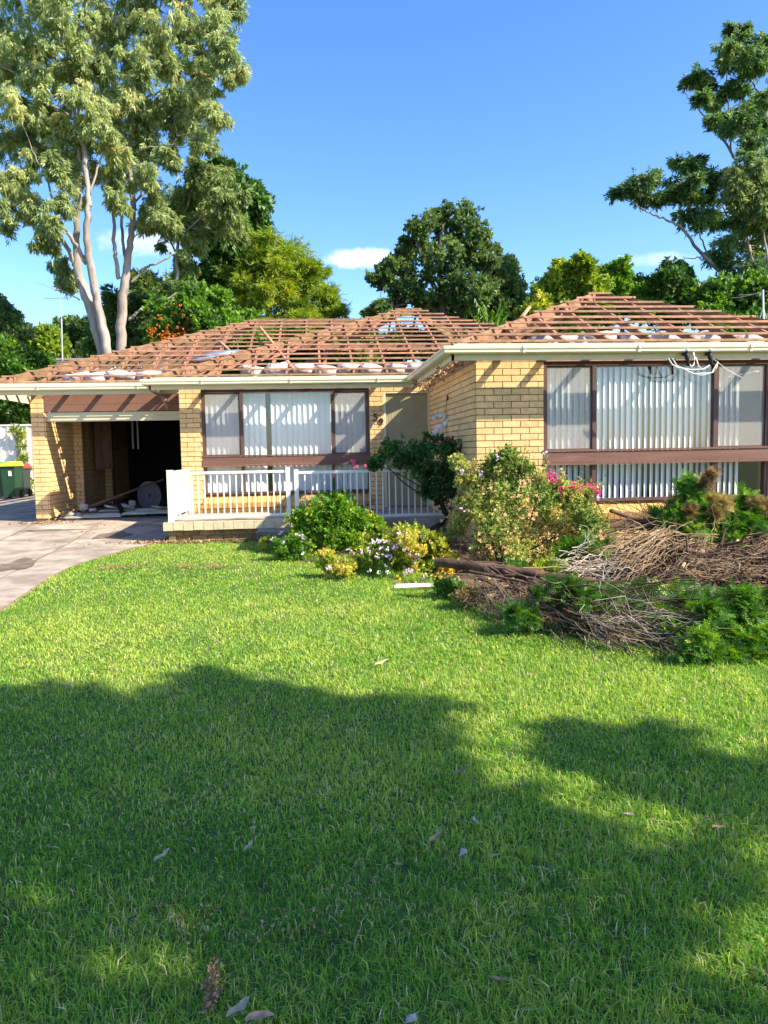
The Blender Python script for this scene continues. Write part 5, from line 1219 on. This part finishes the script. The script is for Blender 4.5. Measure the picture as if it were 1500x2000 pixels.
blossoms('red_flower', [at(a, b, 8.9) for a, b in ((866, 1047), (851, 1074), (848, 1078))], 'f_hot', dp, .5, n=5, spread=.015)
# dark rose bush by the door
cl = clump_px([(860, 890, 34), (830, 870, 22), (790, 885, 24), (760, 880, 14), (745, 890, 10), (880, 870, 14), (850, 930, 40), (815, 905, 26), (875, 935, 26), (865, 970, 30), (835, 960, 22), (800, 900, 16), (730, 905, 8)], 11.0, .8, 1, .25)
rb = shrub('rose_bush', 'dark leggy rose bush with pink blooms in front of the door', cl, 'f_rose', T_ROSE, 170, .95, 'out', stems=stems_to(cl[::2], (*at(862, 985, 10.95),), 1), stem_m='rose_stem', stem_r=.014, sub=8, subr=.36)
m_ = MB(); p, r = smooth_path([(1.12, 10.95, gz(11) - .05), at(868, 1020, 10.95), at(862, 985, 10.95), at(855, 950, 11)], [.045, .04, .035, .02], 4, .01); m_.tube(p, r, 8); m_.build('trunk', M['rose_stem'], rb, True)
blossoms('rose', [at(a, b, 10.55) for a, b in ((688, 901), (697, 911), (711, 910), (690, 906), (705, 879), (858, 863), (839, 861))], 'f_pink', rb, .32, n=5, spread=.02)
blossoms('rose', [at(a, b, 10.6) for a, b in ((872, 856), (744, 872), (735, 880))], 'f_hot', rb, .26, n=4, spread=.02)
# crepe myrtle
cl = clump_px([(960, 905, 22), (990, 930, 30), (940, 940, 26), (1020, 915, 22), (915, 940, 18), (985, 890, 16), (1055, 940, 16), (1000, 965, 38), (955, 975, 34), (1045, 980, 38), (920, 985, 20), (1085, 985, 34), (1010, 1010, 44), (960, 1020, 40), (1060, 1020, 44), (1110, 1005, 36), (1140, 1000, 26), (1000, 1050, 46),
               (1050, 1060, 46), (1100, 1045, 40), (1140, 1040, 32), (960, 1060, 34), (1020, 1085, 36), (1090, 1085, 30), (1165, 1020, 20), (905, 1010, 18), (890, 1030, 14), (1140, 965, 16), (1115, 965, 16), (1085, 958, 16), (895, 905, 12)], 8.75, 1.0, 1, .32)
cm = shrub('crepe_myrtle', 'large bronze and green shrub with magenta blossoms before the wing corner', cl, 'f_myrtle', T_ROSE, 280, .64, 'out', stems=stems_to(cl[::2], (2.2, 8.8, gz(8.8))), sub=9, subr=.55, tone=.45)
for (x0, y0, x1, y1) in ((1020, 950, 1027, 868), (985, 920, 996, 872), (940, 940, 925, 900), (900, 960, 888, 915), (1060, 950, 1068, 890), (1005, 930, 1010, 890), (1110, 980, 1135, 935), (1150, 985, 1182, 940), (960, 920, 955, 885), (1090, 960, 1100, 930), (1045, 930, 1040, 895), (1130, 1000, 1190, 985)):
    p, r = smooth_path([at(x0, y0, 8.6), at((x0 + x1) / 2 + rng.uniform(-4, 4), (y0 + y1) / 2, 8.55), at(x1, y1, 8.5)], [.006, .004, .002], 4, .004); mb = MB(); mb.tube(p, r, 5); mb.build('stem', M['twig'], cm)
    P = np.array([p[int(rng.integers(3, len(p)))] + rng.normal(0, .02, 3) for _ in range(14)]); V, F, r_ = scatter(*T_ROSE[0], P, frames(ball(14) + (0, 0, .5), rng.uniform(0, 6, 14)), np.full(14, .5)); obj('leaves', np_mesh('leaves', V, F, M['f_myrtle'], r_), cm)
blossoms('blossom_head', [at(a, b, 8.35) for a, b in ((1076, 922), (1082, 928), (1084, 936), (1078, 940), (1072, 932), (1120, 948), (1126, 950), (1133, 953), (1092, 958), (1098, 962), (1160, 948), (1167, 955), (1169, 965), (1157, 955), (1150, 945))], 'f_hot', cm, .27, n=9, spread=.022)
blossoms('blossom_head', [at(a, b, 8.35) for a, b in ((970, 892), (903, 921), (901, 993), (1064, 885), (940, 925), (1010, 1105), (1168, 972))], 'f_lilac', cm, .34, n=4, spread=.015)
# green tufts in the bed
for i, (a, b, r, Y, mm, lab) in enumerate(((1125, 1080, 22, 8.3, 'f_conifer', 'bright green sprig between the myrtle and the branch pile'), (1165, 1075, 26, 8.2, 'f_conifer', 'green weedy clump left of the bare branches'), (1075, 1108, 22, 7.3, 'f_lime', 'lime green tuft behind the fallen trunk'),
                              (1000, 1110, 14, 7.5, 'f_mid', 'small green tuft above the fallen trunk'), (880, 1150, 20, 7.4, 'f_mid', 'grassy weeds beside the cut trunk end'), (920, 1165, 18, 6.9, 'f_brownfern', 'brown twiggy clump beneath the cut trunk'))):
    shrub('green_tuft', lab, clump_px([(a, b, r), (a + r * .8, b + r * .2, r * .7), (a - r * .8, b + r * .3, r * .6)], Y, 1, .8, .1), mm, T_SPRAY if 'conifer' in mm else T_ROSE, 150, .12 if 'conifer' in mm else .7, 'up', cat='plant')

# ------------------------------------------------------------------ felled conifers
def fan(name, base, tips, m, parent, r0, n=8, sag=.06, amp=.02, kind=None):
    for tp in tips:
        p = wiggle(base, tp, n, amp, -sag * rng.uniform(.2, 1)); r = np.linspace(r0 * rng.uniform(.7, 1.1), r0 * .15, len(p))
        mb = MB(); mb.tube(p, r, 6); mb.build(name, m, parent, True)
def brush(name, starts, ends, m, parent, r=(.004, .011), n=200, sag=.1, amp=.04):
    amp = amp * 1.5
    """a mass of thin dead twigs between two sets of points"""
    mb = MB(); S = np.array(starts); E_ = np.array(ends)
    for _ in range(n):
        k = rng.integers(len(S)); a = S[k] + rng.normal(0, .08, 3); b = E_[k] + rng.normal(0, .16, 3)
        t0, t1 = sorted(rng.random(2)); t1 = min(1, t1 + .35)
        p = wiggle(a + (b - a) * t0, a + (b - a) * t1, 5, amp, -sag); rr = r[0] + (r[1] - r[0]) * rng.random() ** 2.2; mb.tube(p, np.linspace(rr, rr * .25, len(p)), 4, False)
        q = p[3]; e = q + (b - a) * .13 + rng.normal(0, .11, 3); mb.tube([q, (q + e) / 2 + rng.normal(0, .015, 3), e], [rr * .6, rr * .45, rr * .2], 4, False)
    mb.build(name, m, parent, True, kind='stuff')
fc = thing('felled_conifer', 'felled conifer lying along the bed edge with its cut trunk end to the left', 'felled tree', at(855, 1115, 7.3))
tr_pts = [at(851, 1098, 7.35), at(930, 1106, 7.1), at(1010, 1116, 6.9), at(1100, 1130, 6.7), at(1180, 1140, 6.6), at(1240, 1150, 6.4), at(1330, 1175, 6.1)]
p, r = smooth_path(tr_pts, [.045, .05, .048, .042, .036, .028, .012], 5, .006); mb = MB(); mb.tube(p, r, 12, False); mb.build('trunk', M['log_bark'], fc, True)
mb = MB(); e0 = np.array(p[0]); dd = (p[0] - p[1]) / np.linalg.norm(p[0] - p[1]); mb.tube([e0, e0 + dd * .008], [.0445, .041], 12); mb.build('cut_end', M['cutwood'], fc)
for (A_, B_, r0) in (((1000, 1112, 6.95), (1120, 1108, 7.1), .018), ((870, 1101, 7.3), (1010, 1100, 7.2), .022), ((935, 1105, 7.1), (1040, 1165, 6.3), .03), ((975, 1112, 7.0), (1180, 1215, 5.6), .026), ((1040, 1125, 6.9), (1230, 1215, 5.5), .02), ((1060, 1126, 6.8), (1190, 1180, 6.0), .022),
                     ((1100, 1132, 6.7), (1300, 1240, 5.4), .018), ((945, 1110, 7.1), (1010, 1185, 6.2), .02), ((1010, 1150, 6.5), (1160, 1240, 5.4), .018), ((1140, 1140, 6.6), (1400, 1190, 5.9), .02), ((1180, 1142, 6.6), (1420, 1150, 6.3), .02)):
    fan('branch', at(*A_), [at(*B_)], M['log_bark'] if r0 > .02 else M['twig'], fc, r0, 9, .02, .012)
S = [at(a, b, Y) for a, b, Y in ((950, 1120, 7), (980, 1135, 6.8), (1010, 1150, 6.5), (1040, 1140, 6.7), (1080, 1150, 6.5), (1120, 1150, 6.5), (1160, 1150, 6.4), (1000, 1165, 6.3), (1050, 1180, 6.1), (960, 1150, 6.6), (920, 1120, 7.0))]
E_ = [at(a, b, Y) for a, b, Y in ((1080, 1205, 5.9), (1120, 1225, 5.6), (1150, 1240, 5.45), (1200, 1225, 5.5), (1240, 1235, 5.4), (1290, 1215, 5.6), (1360, 1210, 5.7), (1180, 1262, 5.2), (1300, 1285, 5.0), (1040, 1200, 6.0), (1000, 1180, 6.3))]
brush('twig_mass', S, E_, M['twig'], fc, (.003, .007), 60, .03, .02)
brush('bough_mass', S, [e + np.array((.25, -.1, .0)) for e in E_], M['log_bark'], fc, (.006, .017), 60, .02, .012)
brush('under_twigs', [s_ - np.array((0, .05, .08)) for s_ in S], [e + np.array((.5, .1, .02)) for e in E_], M['log_bark'], fc, (.003, .008), 130, .02, .02)
brush('dead_twigs', [at(890, 1140, 7.1), at(920, 1150, 6.8), at(960, 1160, 6.5)], [at(1000, 1185, 6.3), at(1060, 1215, 5.8), at(1090, 1205, 5.8)], M['twig'], fc, (.002, .004), 90, .0, .08)
brush('pale_twigs', [at(1180, 1200, 5.6), at(1120, 1190, 5.9)], [at(1330, 1232, 5.2), at(1250, 1270, 5.1)], M['twig_pale'], fc, (.002, .005), 70, .02, .05)
def sprays(name, clumps_, m, parent, per, scale, dirv, sub=8, subr=.4, tone=.5):
    parts = []
    for c, r in clumps_:
        r = np.array(r, float); sc_c, sv = cloud(c, r * .8, sub, .6); tc = rng.random()
        for k in range(sub):
            n = max(4, int(per / sub)); P, v = cloud(sc_c[k], r * subr, n, .3)
            d = v * .8 + np.array(dirv) + rng.normal(0, .45, (n, 3)); T, tf = T_SPRAY[rng.integers(3)]
            tn = np.clip(.5 + tone * (tc - .5) + rng.normal(0, .2, n) + (v[:, 2]) * .05, 0, 1)
            parts.append(scatter(T, tf, P, frames(d, rng.uniform(-1.2, 1.2, n)), scale * rng.uniform(.6, 1.3, n), rnd=tn))
    V, F, r_ = join_np(parts); return obj(name, np_mesh(name, V, F, M[m], r_), parent)
sprays('foliage', clump_px([(1120, 1165, 16), (1160, 1170, 18), (1200, 1165, 18), (1240, 1175, 22), (1150, 1195, 14), (1130, 1225, 12), (1195, 1205, 16), (1230, 1205, 16), (1280, 1165, 24), (1320, 1160, 24), (1360, 1160, 26), (1270, 1200, 22), (1310, 1195, 26)], 6.25, 1.2, .8, .2), 'f_conifer', fc, 150, .115, (.5, -.4, .1), 9, .6)
sprays('foliage', clump_px([(1000, 1197, 9), (1030, 1205, 9), (1250, 1262, 14), (1330, 1175, 22), (1370, 1230, 22), (1400, 1180, 24), (1110, 1150, 12), (1140, 1215, 12), (1170, 1230, 16), (1200, 1195, 20), (1240, 1215, 24), (1270, 1235, 22), (1300, 1215, 26), (1180, 1170, 18), (1240, 1160, 20), (1290, 1255, 18)], 5.95, 1.2, .7, .12), 'f_firdark', fc, 190, .12, (.5, -.35, 0), 8, .62)
sprays('foliage', clump_px([(1345, 1265, 26), (1375, 1250, 22), (1330, 1240, 18), (1400, 1275, 24), (1440, 1275, 32), (1470, 1250, 34), (1490, 1280, 30), (1430, 1235, 28), (1400, 1215, 28), (1460, 1200, 34), (1490, 1170, 32), (1350, 1205, 24), (1380, 1190, 28), (1440, 1165, 28), (1520, 1230, 40), (1550, 1190, 45), (1550, 1270, 36), (1360, 1285, 18), (1410, 1235, 24), (1300, 1265, 18), (1390, 1292, 20), (1500, 1292, 26), (1450, 1240, 34), (1320, 1225, 20)], 5.55, 1.1, .85, .3), 'f_conifer', fc, 230, .115, (.2, -.7, -.15), 11, .45)
sprays('foliage', clump_px([(1345, 1266, 20), (1385, 1275, 20), (1430, 1280, 22), (1475, 1284, 24), (1520, 1284, 26), (1365, 1245, 18), (1460, 1255, 22), (1500, 1240, 24)], 5.02, 1, .8, .08), 'f_conifer', fc, 170, .105, (.1, -.7, -.2), 8, .55)
sprays('foliage', clump_px([(1075, 1140, 10), (1110, 1150, 12), (1150, 1160, 12), (1190, 1168, 12), (1230, 1180, 14), (1130, 1185, 10), (1175, 1200, 12), (1215, 1212, 12), (1255, 1200, 14), (1290, 1190, 16), (1090, 1175, 9), (1050, 1160, 9), (1160, 1228, 10), (1205, 1240, 12), (1320, 1210, 16)], 5.85, 1.8, .4, .12), 'f_firdark', fc, 60, .10, (.6, -.3, .1), 6, .7)
# loose pile against the window
pile = thing('branch_pile', 'pile of cut conifer branches heaped in front of the right window', 'branches', at(1300, 1100, 8.2))
p, r = smooth_path([at(1190, 997, 8.0), at(1240, 1012, 8.1), at(1280, 1024, 8.3), at(1330, 1050, 8.5), at(1400, 1075, 8.4)], [.022, .026, .034, .038, .02], 4, .008); mb = MB(); mb.tube(p, r, 9); mb.build('cut_branch', M['log_bark'], pile, True)
sprays('foliage', clump_px([(1345, 945, 15), (1350, 965, 18), (1360, 985, 20), (1335, 985, 16), (1310, 995, 22), (1290, 1005, 18), (1380, 1000, 26), (1340, 1015, 28), (1410, 1010, 26), (1440, 1020, 26), (1390, 1035, 26), (1430, 1045, 24), (1470, 1030, 26), (1460, 1000, 22), (1495, 1020, 26), (1300, 1030, 22), (1350, 1045, 24), (1480, 1055, 20), (1455, 975, 14), (1530, 1010, 36), (1450, 1085, 12)], 8.1, 1.1, .9, .25), 'f_conifer', pile, 300, .14, (0, -.5, -.7), 11, .5)
sprays('foliage', clump_px([(1320, 1010, 22), (1360, 1030, 24), (1400, 1025, 24), (1440, 1040, 26), (1480, 1040, 26), (1380, 1050, 22), (1420, 1060, 22), (1300, 1020, 18), (1460, 1060, 22), (1340, 1055, 18), (1500, 1045, 26)], 8.35, 1, .9, .15), 'f_firdark', pile, 160, .15, (0, -.5, -.8), 8, .6)
sprays('drying_foliage', clump_px([(1320, 985, 16), (1390, 975, 18), (1415, 985, 18), (1480, 985, 16), (1400, 1000, 14), (1495, 1060, 20), (1375, 945, 10), (1390, 925, 8), (1500, 995, 20), (1345, 1000, 12)], 7.95, .8, .8, .15), 'f_brownfern', pile, 90, .11, (0, -.3, .3), 7, .45)
mb = MB(); q_, r_ = smooth_path([at(1385, 990, 8.1), at(1390, 950, 8.1), at(1382, 915, 8.1)], [.008, .006, .003], 4, .01); mb.tube(q_, r_, 5); mb.build('upright_twig', M['twig'], pile)
S = [at(a, b, Y) for a, b, Y in ((1420, 1050, 8.2), (1400, 1040, 8.3), (1430, 1060, 8.0), (1390, 1050, 8.2), (1350, 1040, 8.3), (1350, 1045, 8.3), (1380, 1060, 8.1), (1360, 1035, 8.3), (1340, 1035, 8.3))]
E_ = [at(a, b, Y) for a, b, Y in ((1190, 1115, 7.5), (1230, 1130, 7.2), (1260, 1120, 7.3), (1210, 1090, 7.7), (1190, 1080, 7.9), (1220, 1060, 8.2), (1250, 1130, 7.2), (1200, 1065, 8.1), (1180, 1062, 8.3))]
brush('bare_branches', S, E_, M['twig'], pile, (.004, .012), 200, .10, .03)
for tp in ((1180, 1125), (1195, 1118), (1215, 1128), (1250, 1125), (1245, 1132), (1185, 1100), (1230, 1110)):
    fan('bare_branch', at(rng.uniform(1290, 1340), rng.uniform(1033, 1045), 8.0), [at(*tp, 7.2)], M['twig'], pile, .017, 8, .16, .018)
S = [at(a, b, Y) for a, b, Y in ((1300, 1090, 7.6), (1340, 1110, 7.2), (1380, 1100, 7.3), (1420, 1120, 7.0), (1460, 1100, 7.2), (1500, 1080, 7.4), (1500, 1120, 6.9), (1440, 1080, 7.6))]
E_ = [at(a, b, Y) for a, b, Y in ((1380, 1130, 6.9), (1400, 1080, 7.5), (1480, 1100, 7.1), (1500, 1135, 6.7), (1540, 1085, 7.3), (1580, 1130, 6.8), (1330, 1135, 6.9), (1540, 1060, 7.6))]
brush('root_mass', S, E_, M['twig'], pile, (.003, .011), 300, .05, .06)
brush('under_mass', [at(1260, 1080, 7.9), at(1330, 1090, 7.6), at(1400, 1100, 7.4)], [at(1450, 1125, 7.1), at(1500, 1110, 7.2), at(1550, 1120, 7.0)], M['log_bark'], pile, (.015, .04), 90, .04, .04)
for a, b, Y in ((1370, 1082, 7.3), (1332, 1108, 6.9), (1438, 1062, 7.4)):
    c = at(a, b, Y); mb = MB(); mb.tube([c, c + (.1, .15, .01)], [.016, .017], 10); mb.build('cut_stub', M['cutwood'], pile)
bt = thing('bleached_branches', 'pale bleached twigs behind the fallen trunk', 'branches', at(1120, 1120, 7.2))
brush('twig', [at(1070, 1100, 7.4), at(1080, 1110, 7.2), at(1100, 1120, 7.1)], [at(1190, 1095, 7.5), at(1200, 1110, 7.2), at(1200, 1125, 7.0)], M['twig_pale'], bt, (.005, .009), 46, .03, .04)
gb = thing('dead_stems', 'thin bare reddish stems arching over the bed below the rose bush', 'stems', at(860, 1060, 9.5))
for a, b in (((815, 1040), (790, 1025)), ((860, 1075), (805, 1035)), ((905, 1060), (875, 1025)), ((900, 1080), (850, 1030)), ((930, 1090), (885, 1035)), ((880, 1085), (820, 1030)), ((945, 1075), (870, 1028))):
    fan('stem', at(*a, 9.0), [at(*b, 9.4)], M['twig'], gb, .007, 7, .12, .03)
brush('stem_mass', [at(870, 1070, 9), at(900, 1080, 8.8)], [at(930, 1060, 9.2), at(950, 1100, 8.7)], M['twig'], gb, (.002, .004), 120, .05, .09)

# ------------------------------------------------------------------ small things on the ground
ws_ = MB(); a, b = at(770, 1157, 7.75), at(853, 1150, 7.75); a[2] = b[2] = gz(7.7) + .055; ws_.beam(a, b, .035, .022)
ws_.beam(a + (.02, .012, .012), b + (-.02, .012, .012), .008, .010)
tag(ws_.build('white_strip', M['white']), 'white timber strip lying on the grass at the bed edge', 'strip')
def leafmesh(L, W, seed):
    r = np.random.default_rng(seed); V = []; F = []; n = 7; bend = r.uniform(-.35, .35); curl = r.uniform(.1, .5)
    for i in range(n + 1):
        t = i / n; w = W * math.sin(math.pi * min(1, t * .93 + .05)) ** .8 / 2; x = L * (t - .5); y = bend * L * (t - .5) ** 2 * 2; z = curl * L * .5 * (t - .5) ** 2 + .004 * math.sin(9 * t)
        V += [(x, y - w, z + w * .5), (x, y, z), (x, y + w, z + w * .55)]
    for i in range(n):
        for k in range(2): F.append((3*i+k, 3*i+3+k, 3*i+4+k, 3*i+1+k))
    return np_mesh('fallen_leaf', np.array(V), np.array(F), M['dryleaf'], smooth=True)
lm = [leafmesh(.09, .026, s) for s in range(4)]
def ground_at(px, py):
    Y = 3.0
    for _ in range(20):
        p = at(px, py, 1.0) - (0, 0, EYE); Y = p[1] * (gz(Y) + .03 - EYE) / p[2]
    return at(px, py, Y)
def fallen(px, py, size, label, pale=False, rz=None, grp='dry leaves scattered on the lawn'):
    p = ground_at(px, py); s = size / .09
    o = obj('fallen_leaf', lm[int(rng.integers(4))], None, (p[0], p[1], p[2] + .008), (rng.uniform(-.3, .3), rng.uniform(-.3, .3), rng.uniform(0, 6.28) if rz is None else rz), (s, s * 1.1, s))
    if pale: o.data = o.data.copy(); o.data.materials[0] = M['paleleaf']
    tag(o, label, 'leaf', grp)
fallen(900, 1510, .10, 'curled tan leaf near the middle of the shaded lawn', rz=.3)
fallen(318, 1675, .075, 'pale curled leaf in the shaded lawn at the left', True, .8)
fallen(487, 1656, .06, 'thin pale leaf right of the curled pale leaf', True, 1.1)
fallen(468, 1975, .09, 'grey strip of bark near the bottom edge', True, .9)
fallen(508, 1990, .085, 'orange-brown dry leaf at the bottom edge', rz=-.2)
fallen(850, 1640, .075, 'long tan leaf left of the white scrap', rz=.7)
fallen(778, 1692, .04, 'small brown leaf in the shaded middle of the lawn', rz=-.1)
fallen(1000, 1712, .032, 'small upright orange leaf right of the white scrap', rz=1.5)
fallen(975, 1918, .055, 'brown leaf with a red tip near the bottom', rz=-.5)
fallen(1402, 1619, .065, 'tan leaf at the right side on sunlit grass', rz=.1)
fallen(1283, 1685, .03, 'small brown leaf at the right in shade')
fallen(445, 1537, .05, 'dark slim leaf left of the curled tan leaf', rz=.5); fallen(367, 1512, .045, 'brown leaf in the shade at the left'); fallen(395, 1391, .06, 'long pale leaf by the shadow edge at the left', True, .1)
fallen(745, 1297, .10, 'pair-sized pale leaf in the sunlit middle of the lawn', True, .4); fallen(805, 1297, .06, 'small pale leaf right of the large pale leaf', True)
fallen(790, 1490, .045, 'tan leaf in shade above the white scrap'); fallen(1243, 1515, .05, 'tan leaf near the right patch of shade'); fallen(1218, 1432, .05, 'tan leaf on the shadow edge at the right')
fallen(805, 1452, .04, 'brown leaf on the shadow edge in the middle'); fallen(200, 1262, .09, 'white scrap-like leaf in the sunlit left lawn', True); fallen(426, 1259, .07, 'pale leaf in the sunlit lawn left of centre', True)
fallen(925, 1237, .08, 'pale leaf on sunlit grass below the fallen trunk', True); fallen(1190, 1298, .07, 'pale leaf on sunlit grass at the right', True); fallen(132, 1340, .07, 'pale leaf at the shadow edge by the left side', True)
for i in range(26):
    px, py = rng.uniform(60, 1450), rng.uniform(1210, 1700)
    fallen(px, py, rng.uniform(.03, .055), 'small dry leaf scattered among the grass', rng.random() < .5)
for i, (px, py) in enumerate(((212, 1108), (265, 1105), (365, 1105), (425, 1106))):
    p = ground_at(px, py); n = 60; P = p + rng.normal(0, 1, (n, 3)) * (.09, .05, .012)
    V, F, r_ = scatter(*T_ROSE[0], P, frames(ball(n) * (1, 1, .3), rng.uniform(0, 6, n)), np.full(n, .34))
    tag(obj('leaf_litter', np_mesh('leaf_litter', V, F, M['f_litter'], r_)), ['brown debris clump furthest left on the lawn top', 'brown debris clump second from the left on the lawn top', 'brown debris clump third from the left on the lawn top', 'brown debris clump on the lawn before the porch'][i], 'leaf litter', kind='stuff')
p = ground_at(905, 1672); m_ = MB(); m_.add([p + (-.016, 0, .0), p + (.012, -.006, .016), p + (.018, .02, .012), p + (-.004, .026, .018), p + (0, .008, .028)], [(0, 1, 4), (1, 2, 4), (2, 3, 4), (3, 0, 4)])
tag(m_.build('paper_scrap', M['dusty']), 'crumpled whitish scrap on the shaded grass', 'scrap')
p = ground_at(803, 1997); m_ = MB(); m_.add([p + (-.015, 0, .0), p + (.015, -.005, .008), p + (.016, .015, .012), p + (-.01, .018, .006), p + (0, .007, .018)], [(0, 1, 4), (1, 2, 4), (2, 3, 4), (3, 0, 4)])
tag(m_.build('paper_scrap', M['dusty']), 'tiny whitish scrap at the bottom edge', 'scrap')
# strip of dead bark at the bottom left
P = np.array([ground_at(420 + rng.normal(0, 8) - (py - 1870) * .12, py) for py in rng.uniform(1868, 1975, 90)]); V, F, r_ = scatter(*T_ROSE[1], P, frames(ball(90) * (.5, 1, .3), rng.uniform(0, 6, 90)), np.full(90, .22))
tag(obj('bark_litter', np_mesh('bark_litter', V, F, M['f_litter'], r_)), 'line of pinkish dead stolons in the grass at the bottom left', 'litter', kind='stuff')
P = np.array([ground_at(rng.normal(450, 110), rng.normal(1795, 22)) for _ in range(90)]); V, F, r_ = scatter(*T_ROSE[1], P, frames(ball(90), rng.uniform(0, 6, 90)), np.full(90, .16))
tag(obj('bark_litter', np_mesh('bark_litter', V, F, M['f_litter'], r_)), 'scattered dead stolons across the shaded lawn', 'litter', kind='stuff')
# litter on the driveway and in the bed
def litter(n, fn, sc, lab, mm='f_litter'):
    P = np.array([fn() for _ in range(n)]); V, F, r_ = scatter(*T_ROSE[2], P, frames(ball(n) * (1, 1, .35), rng.uniform(0, 6, n)), sc * rng.uniform(.4, 1.3, n))
    tag(obj('leaf_litter', np_mesh('leaf_litter', V, F, M[mm], r_)), lab, 'leaf litter', kind='stuff')
def on(x, y, dz=.015): return np.array((x, y, gz(y) + dz))
litter(150, lambda: on(rng.normal(-5.0, .28), rng.normal(14.5, .1)), .55, 'dry leaves gathered at the foot of the garage pier')
litter(60, lambda: on(rng.uniform(-4.6, -2.6), rng.uniform(11.6, 14.4)), .4, 'scraps scattered over the driveway')
litter(260, lambda: on(rng.normal(-2.3, .5), rng.normal(12.0, .07)), .6, 'dead leaves along the foot of the porch')
def bedpt():
    while True:
        x, y = rng.uniform(-1, 7), rng.uniform(4.9, 11.8)
        if x > bx(y) + .03 and abs(x) < .75 * y + .8: return on(x, y, .015)
litter(2600, bedpt, .8, 'dry leaves and twigs covering the garden bed')
mb = MB()
for _ in range(420):
    c = bedpt(); a = rng.uniform(0, 3.14); L = rng.uniform(.08, .35); d = np.array((math.cos(a), math.sin(a), 0)) * L
    mb.tube([c - d/2, c + rng.normal(0, .01, 3) + (0, 0, .012), c + d/2], rng.uniform(.002, .005), 4, False)
tag(mb.build('twig_litter', M['twig'], kind='stuff'), 'small broken twigs scattered over the garden bed', 'twigs')
# tufts of grass and weeds creeping over the bed edge
def edgept():
    y = rng.uniform(4.9, 11.2); return on(float(bx(y)) + abs(rng.normal(0, .12)) - .03, y, 0)
P = np.array([edgept() for _ in range(900)]); V, F, r_ = scatter(*T_NEEDLE[0], P, frames(np.array((0, 0, 1.0)) + rng.normal(0, .35, (900, 3)), rng.uniform(0, 6, 900)), .32 * rng.uniform(.5, 1.3, 900))
tag(obj('edge_grass', np_mesh('edge_grass', V, F, M['f_grass'], r_ * .7)), 'tufts of grass creeping over the garden bed edge', 'grass', kind='stuff')

# the street trees whose shade falls across the lawn (beyond the right edge and behind the camera)
def shade(px, py, h, r):
    """centre of a crown at height h whose shadow falls on the lawn at (px, py)"""
    g = ground_at(px, py); k = (h - g[2]) / -SUN_TRAVEL.z
    return (g - np.array(SUN_TRAVEL) * k, np.array((r, r, r * .8)))
SHADE = [[(-500, 1350), (0, 1350), (130, 1345), (200, 1368), (300, 1376), (350, 1350), (390, 1312), (430, 1306), (480, 1334), (560, 1350), (700, 1372), (830, 1370), (858, 1402), (868, 1440), (880, 1492), (950, 1532), (1060, 1575), (1150, 1622), (1250, 1662), (1400, 1702), (1700, 1712), (1700, 2500), (-500, 2500)],
         [(1055, 1447), (1100, 1426), (1180, 1430), (1250, 1418), (1310, 1444), (1350, 1478), (1420, 1484), (1700, 1494), (1700, 1600), (1400, 1598), (1330, 1576), (1250, 1542), (1150, 1498)]]
LIT = [(605, 1548, 75, 30), (395, 1870, 110, 70), (395, 1870, 110, 70), (480, 1840, 90, 50), (60, 1735, 130, 50), (1000, 1745, 120, 60), (650, 1782, 70, 34), (460, 1612, 34, 16), (1010, 1860, 110, 50), (830, 1880, 46, 30), (920, 1965, 100, 45), (1400, 1830, 150, 60), (1140, 1905, 40, 22), (1440, 1735, 120, 34), (300, 1960, 70, 26),
       (1280, 1930, 60, 26), (180, 1640, 60, 18), (740, 1690, 40, 14), (150, 1860, 50, 20), (560, 1930, 50, 18), (1250, 1760, 50, 16)]
def in_poly(x, y, P):
    c = False
    for (x0, y0), (x1, y1) in zip(P, P[1:] + P[:1]):
        if (y0 > y) != (y1 > y) and x < (x1 - x0) * (y - y0) / (y1 - y0) + x0: c = not c
    return c
st_cl = []
for gx in np.arange(-5.2, 4.6, .155):
    for gy in np.arange(.9, 5.3, .155):
        x, y = gx + rng.uniform(-.07, .07), gy + rng.uniform(-.07, .07); X_, Y_, d_ = px_of((x, y, gz(y)))
        if not any(in_poly(X_, Y_, P) for P in SHADE): continue
        if any(((X_ - a) / c) ** 2 + ((Y_ - b) / d) ** 2 < rng.uniform(.5, 1.4) for a, b, c, d in LIT): continue
        if math.sin(x * 3.1 + math.sin(y * 4)) * math.sin(y * 5.3 + 1.2 * math.sin(x * 2.3)) > (.42 if Y_ > 1560 else .9): continue
        h = 6.1 + .5 * math.sin(x * 1.7) * math.cos(y * 1.9) + rng.uniform(-.25, .25); k = (h - gz(y)) / -SUN_TRAVEL.z
        r = rng.uniform(.09, .14); st_cl.append((np.array((x, y, gz(y))) - np.array(SUN_TRAVEL) * k, np.array((r, r, r))))
cx_ = np.mean([c[0][0] for c in st_cl]) + .4; cy_ = min(c[0][1] for c in st_cl) + .5
st = thing('street_tree', 'leafy street tree standing right behind the camera, known by its shadow on the lawn', 'tree', (cx_, cy_, 0))
mb = MB(); mb.tube([(cx_, cy_, -.05), (cx_, cy_ + .1, 2), (cx_ - .1, cy_ + .3, 4.2), (cx_ - .2, cy_ + .5, 6)], [.24, .19, .14, .06], 10); mb.build('trunk', M['bark'], st, True)
twigs('twigs', st_cl[::16], [np.array((cx_ - .1 * k / 5, cy_ + .1 * k, 3 + .5 * k)) for k in range(6)], M['bark'], st, .02)
foliage('crown', st_cl, M['f_mid'], st, F_BROAD, 15, .85, 'out', 2, .7, loose=False)
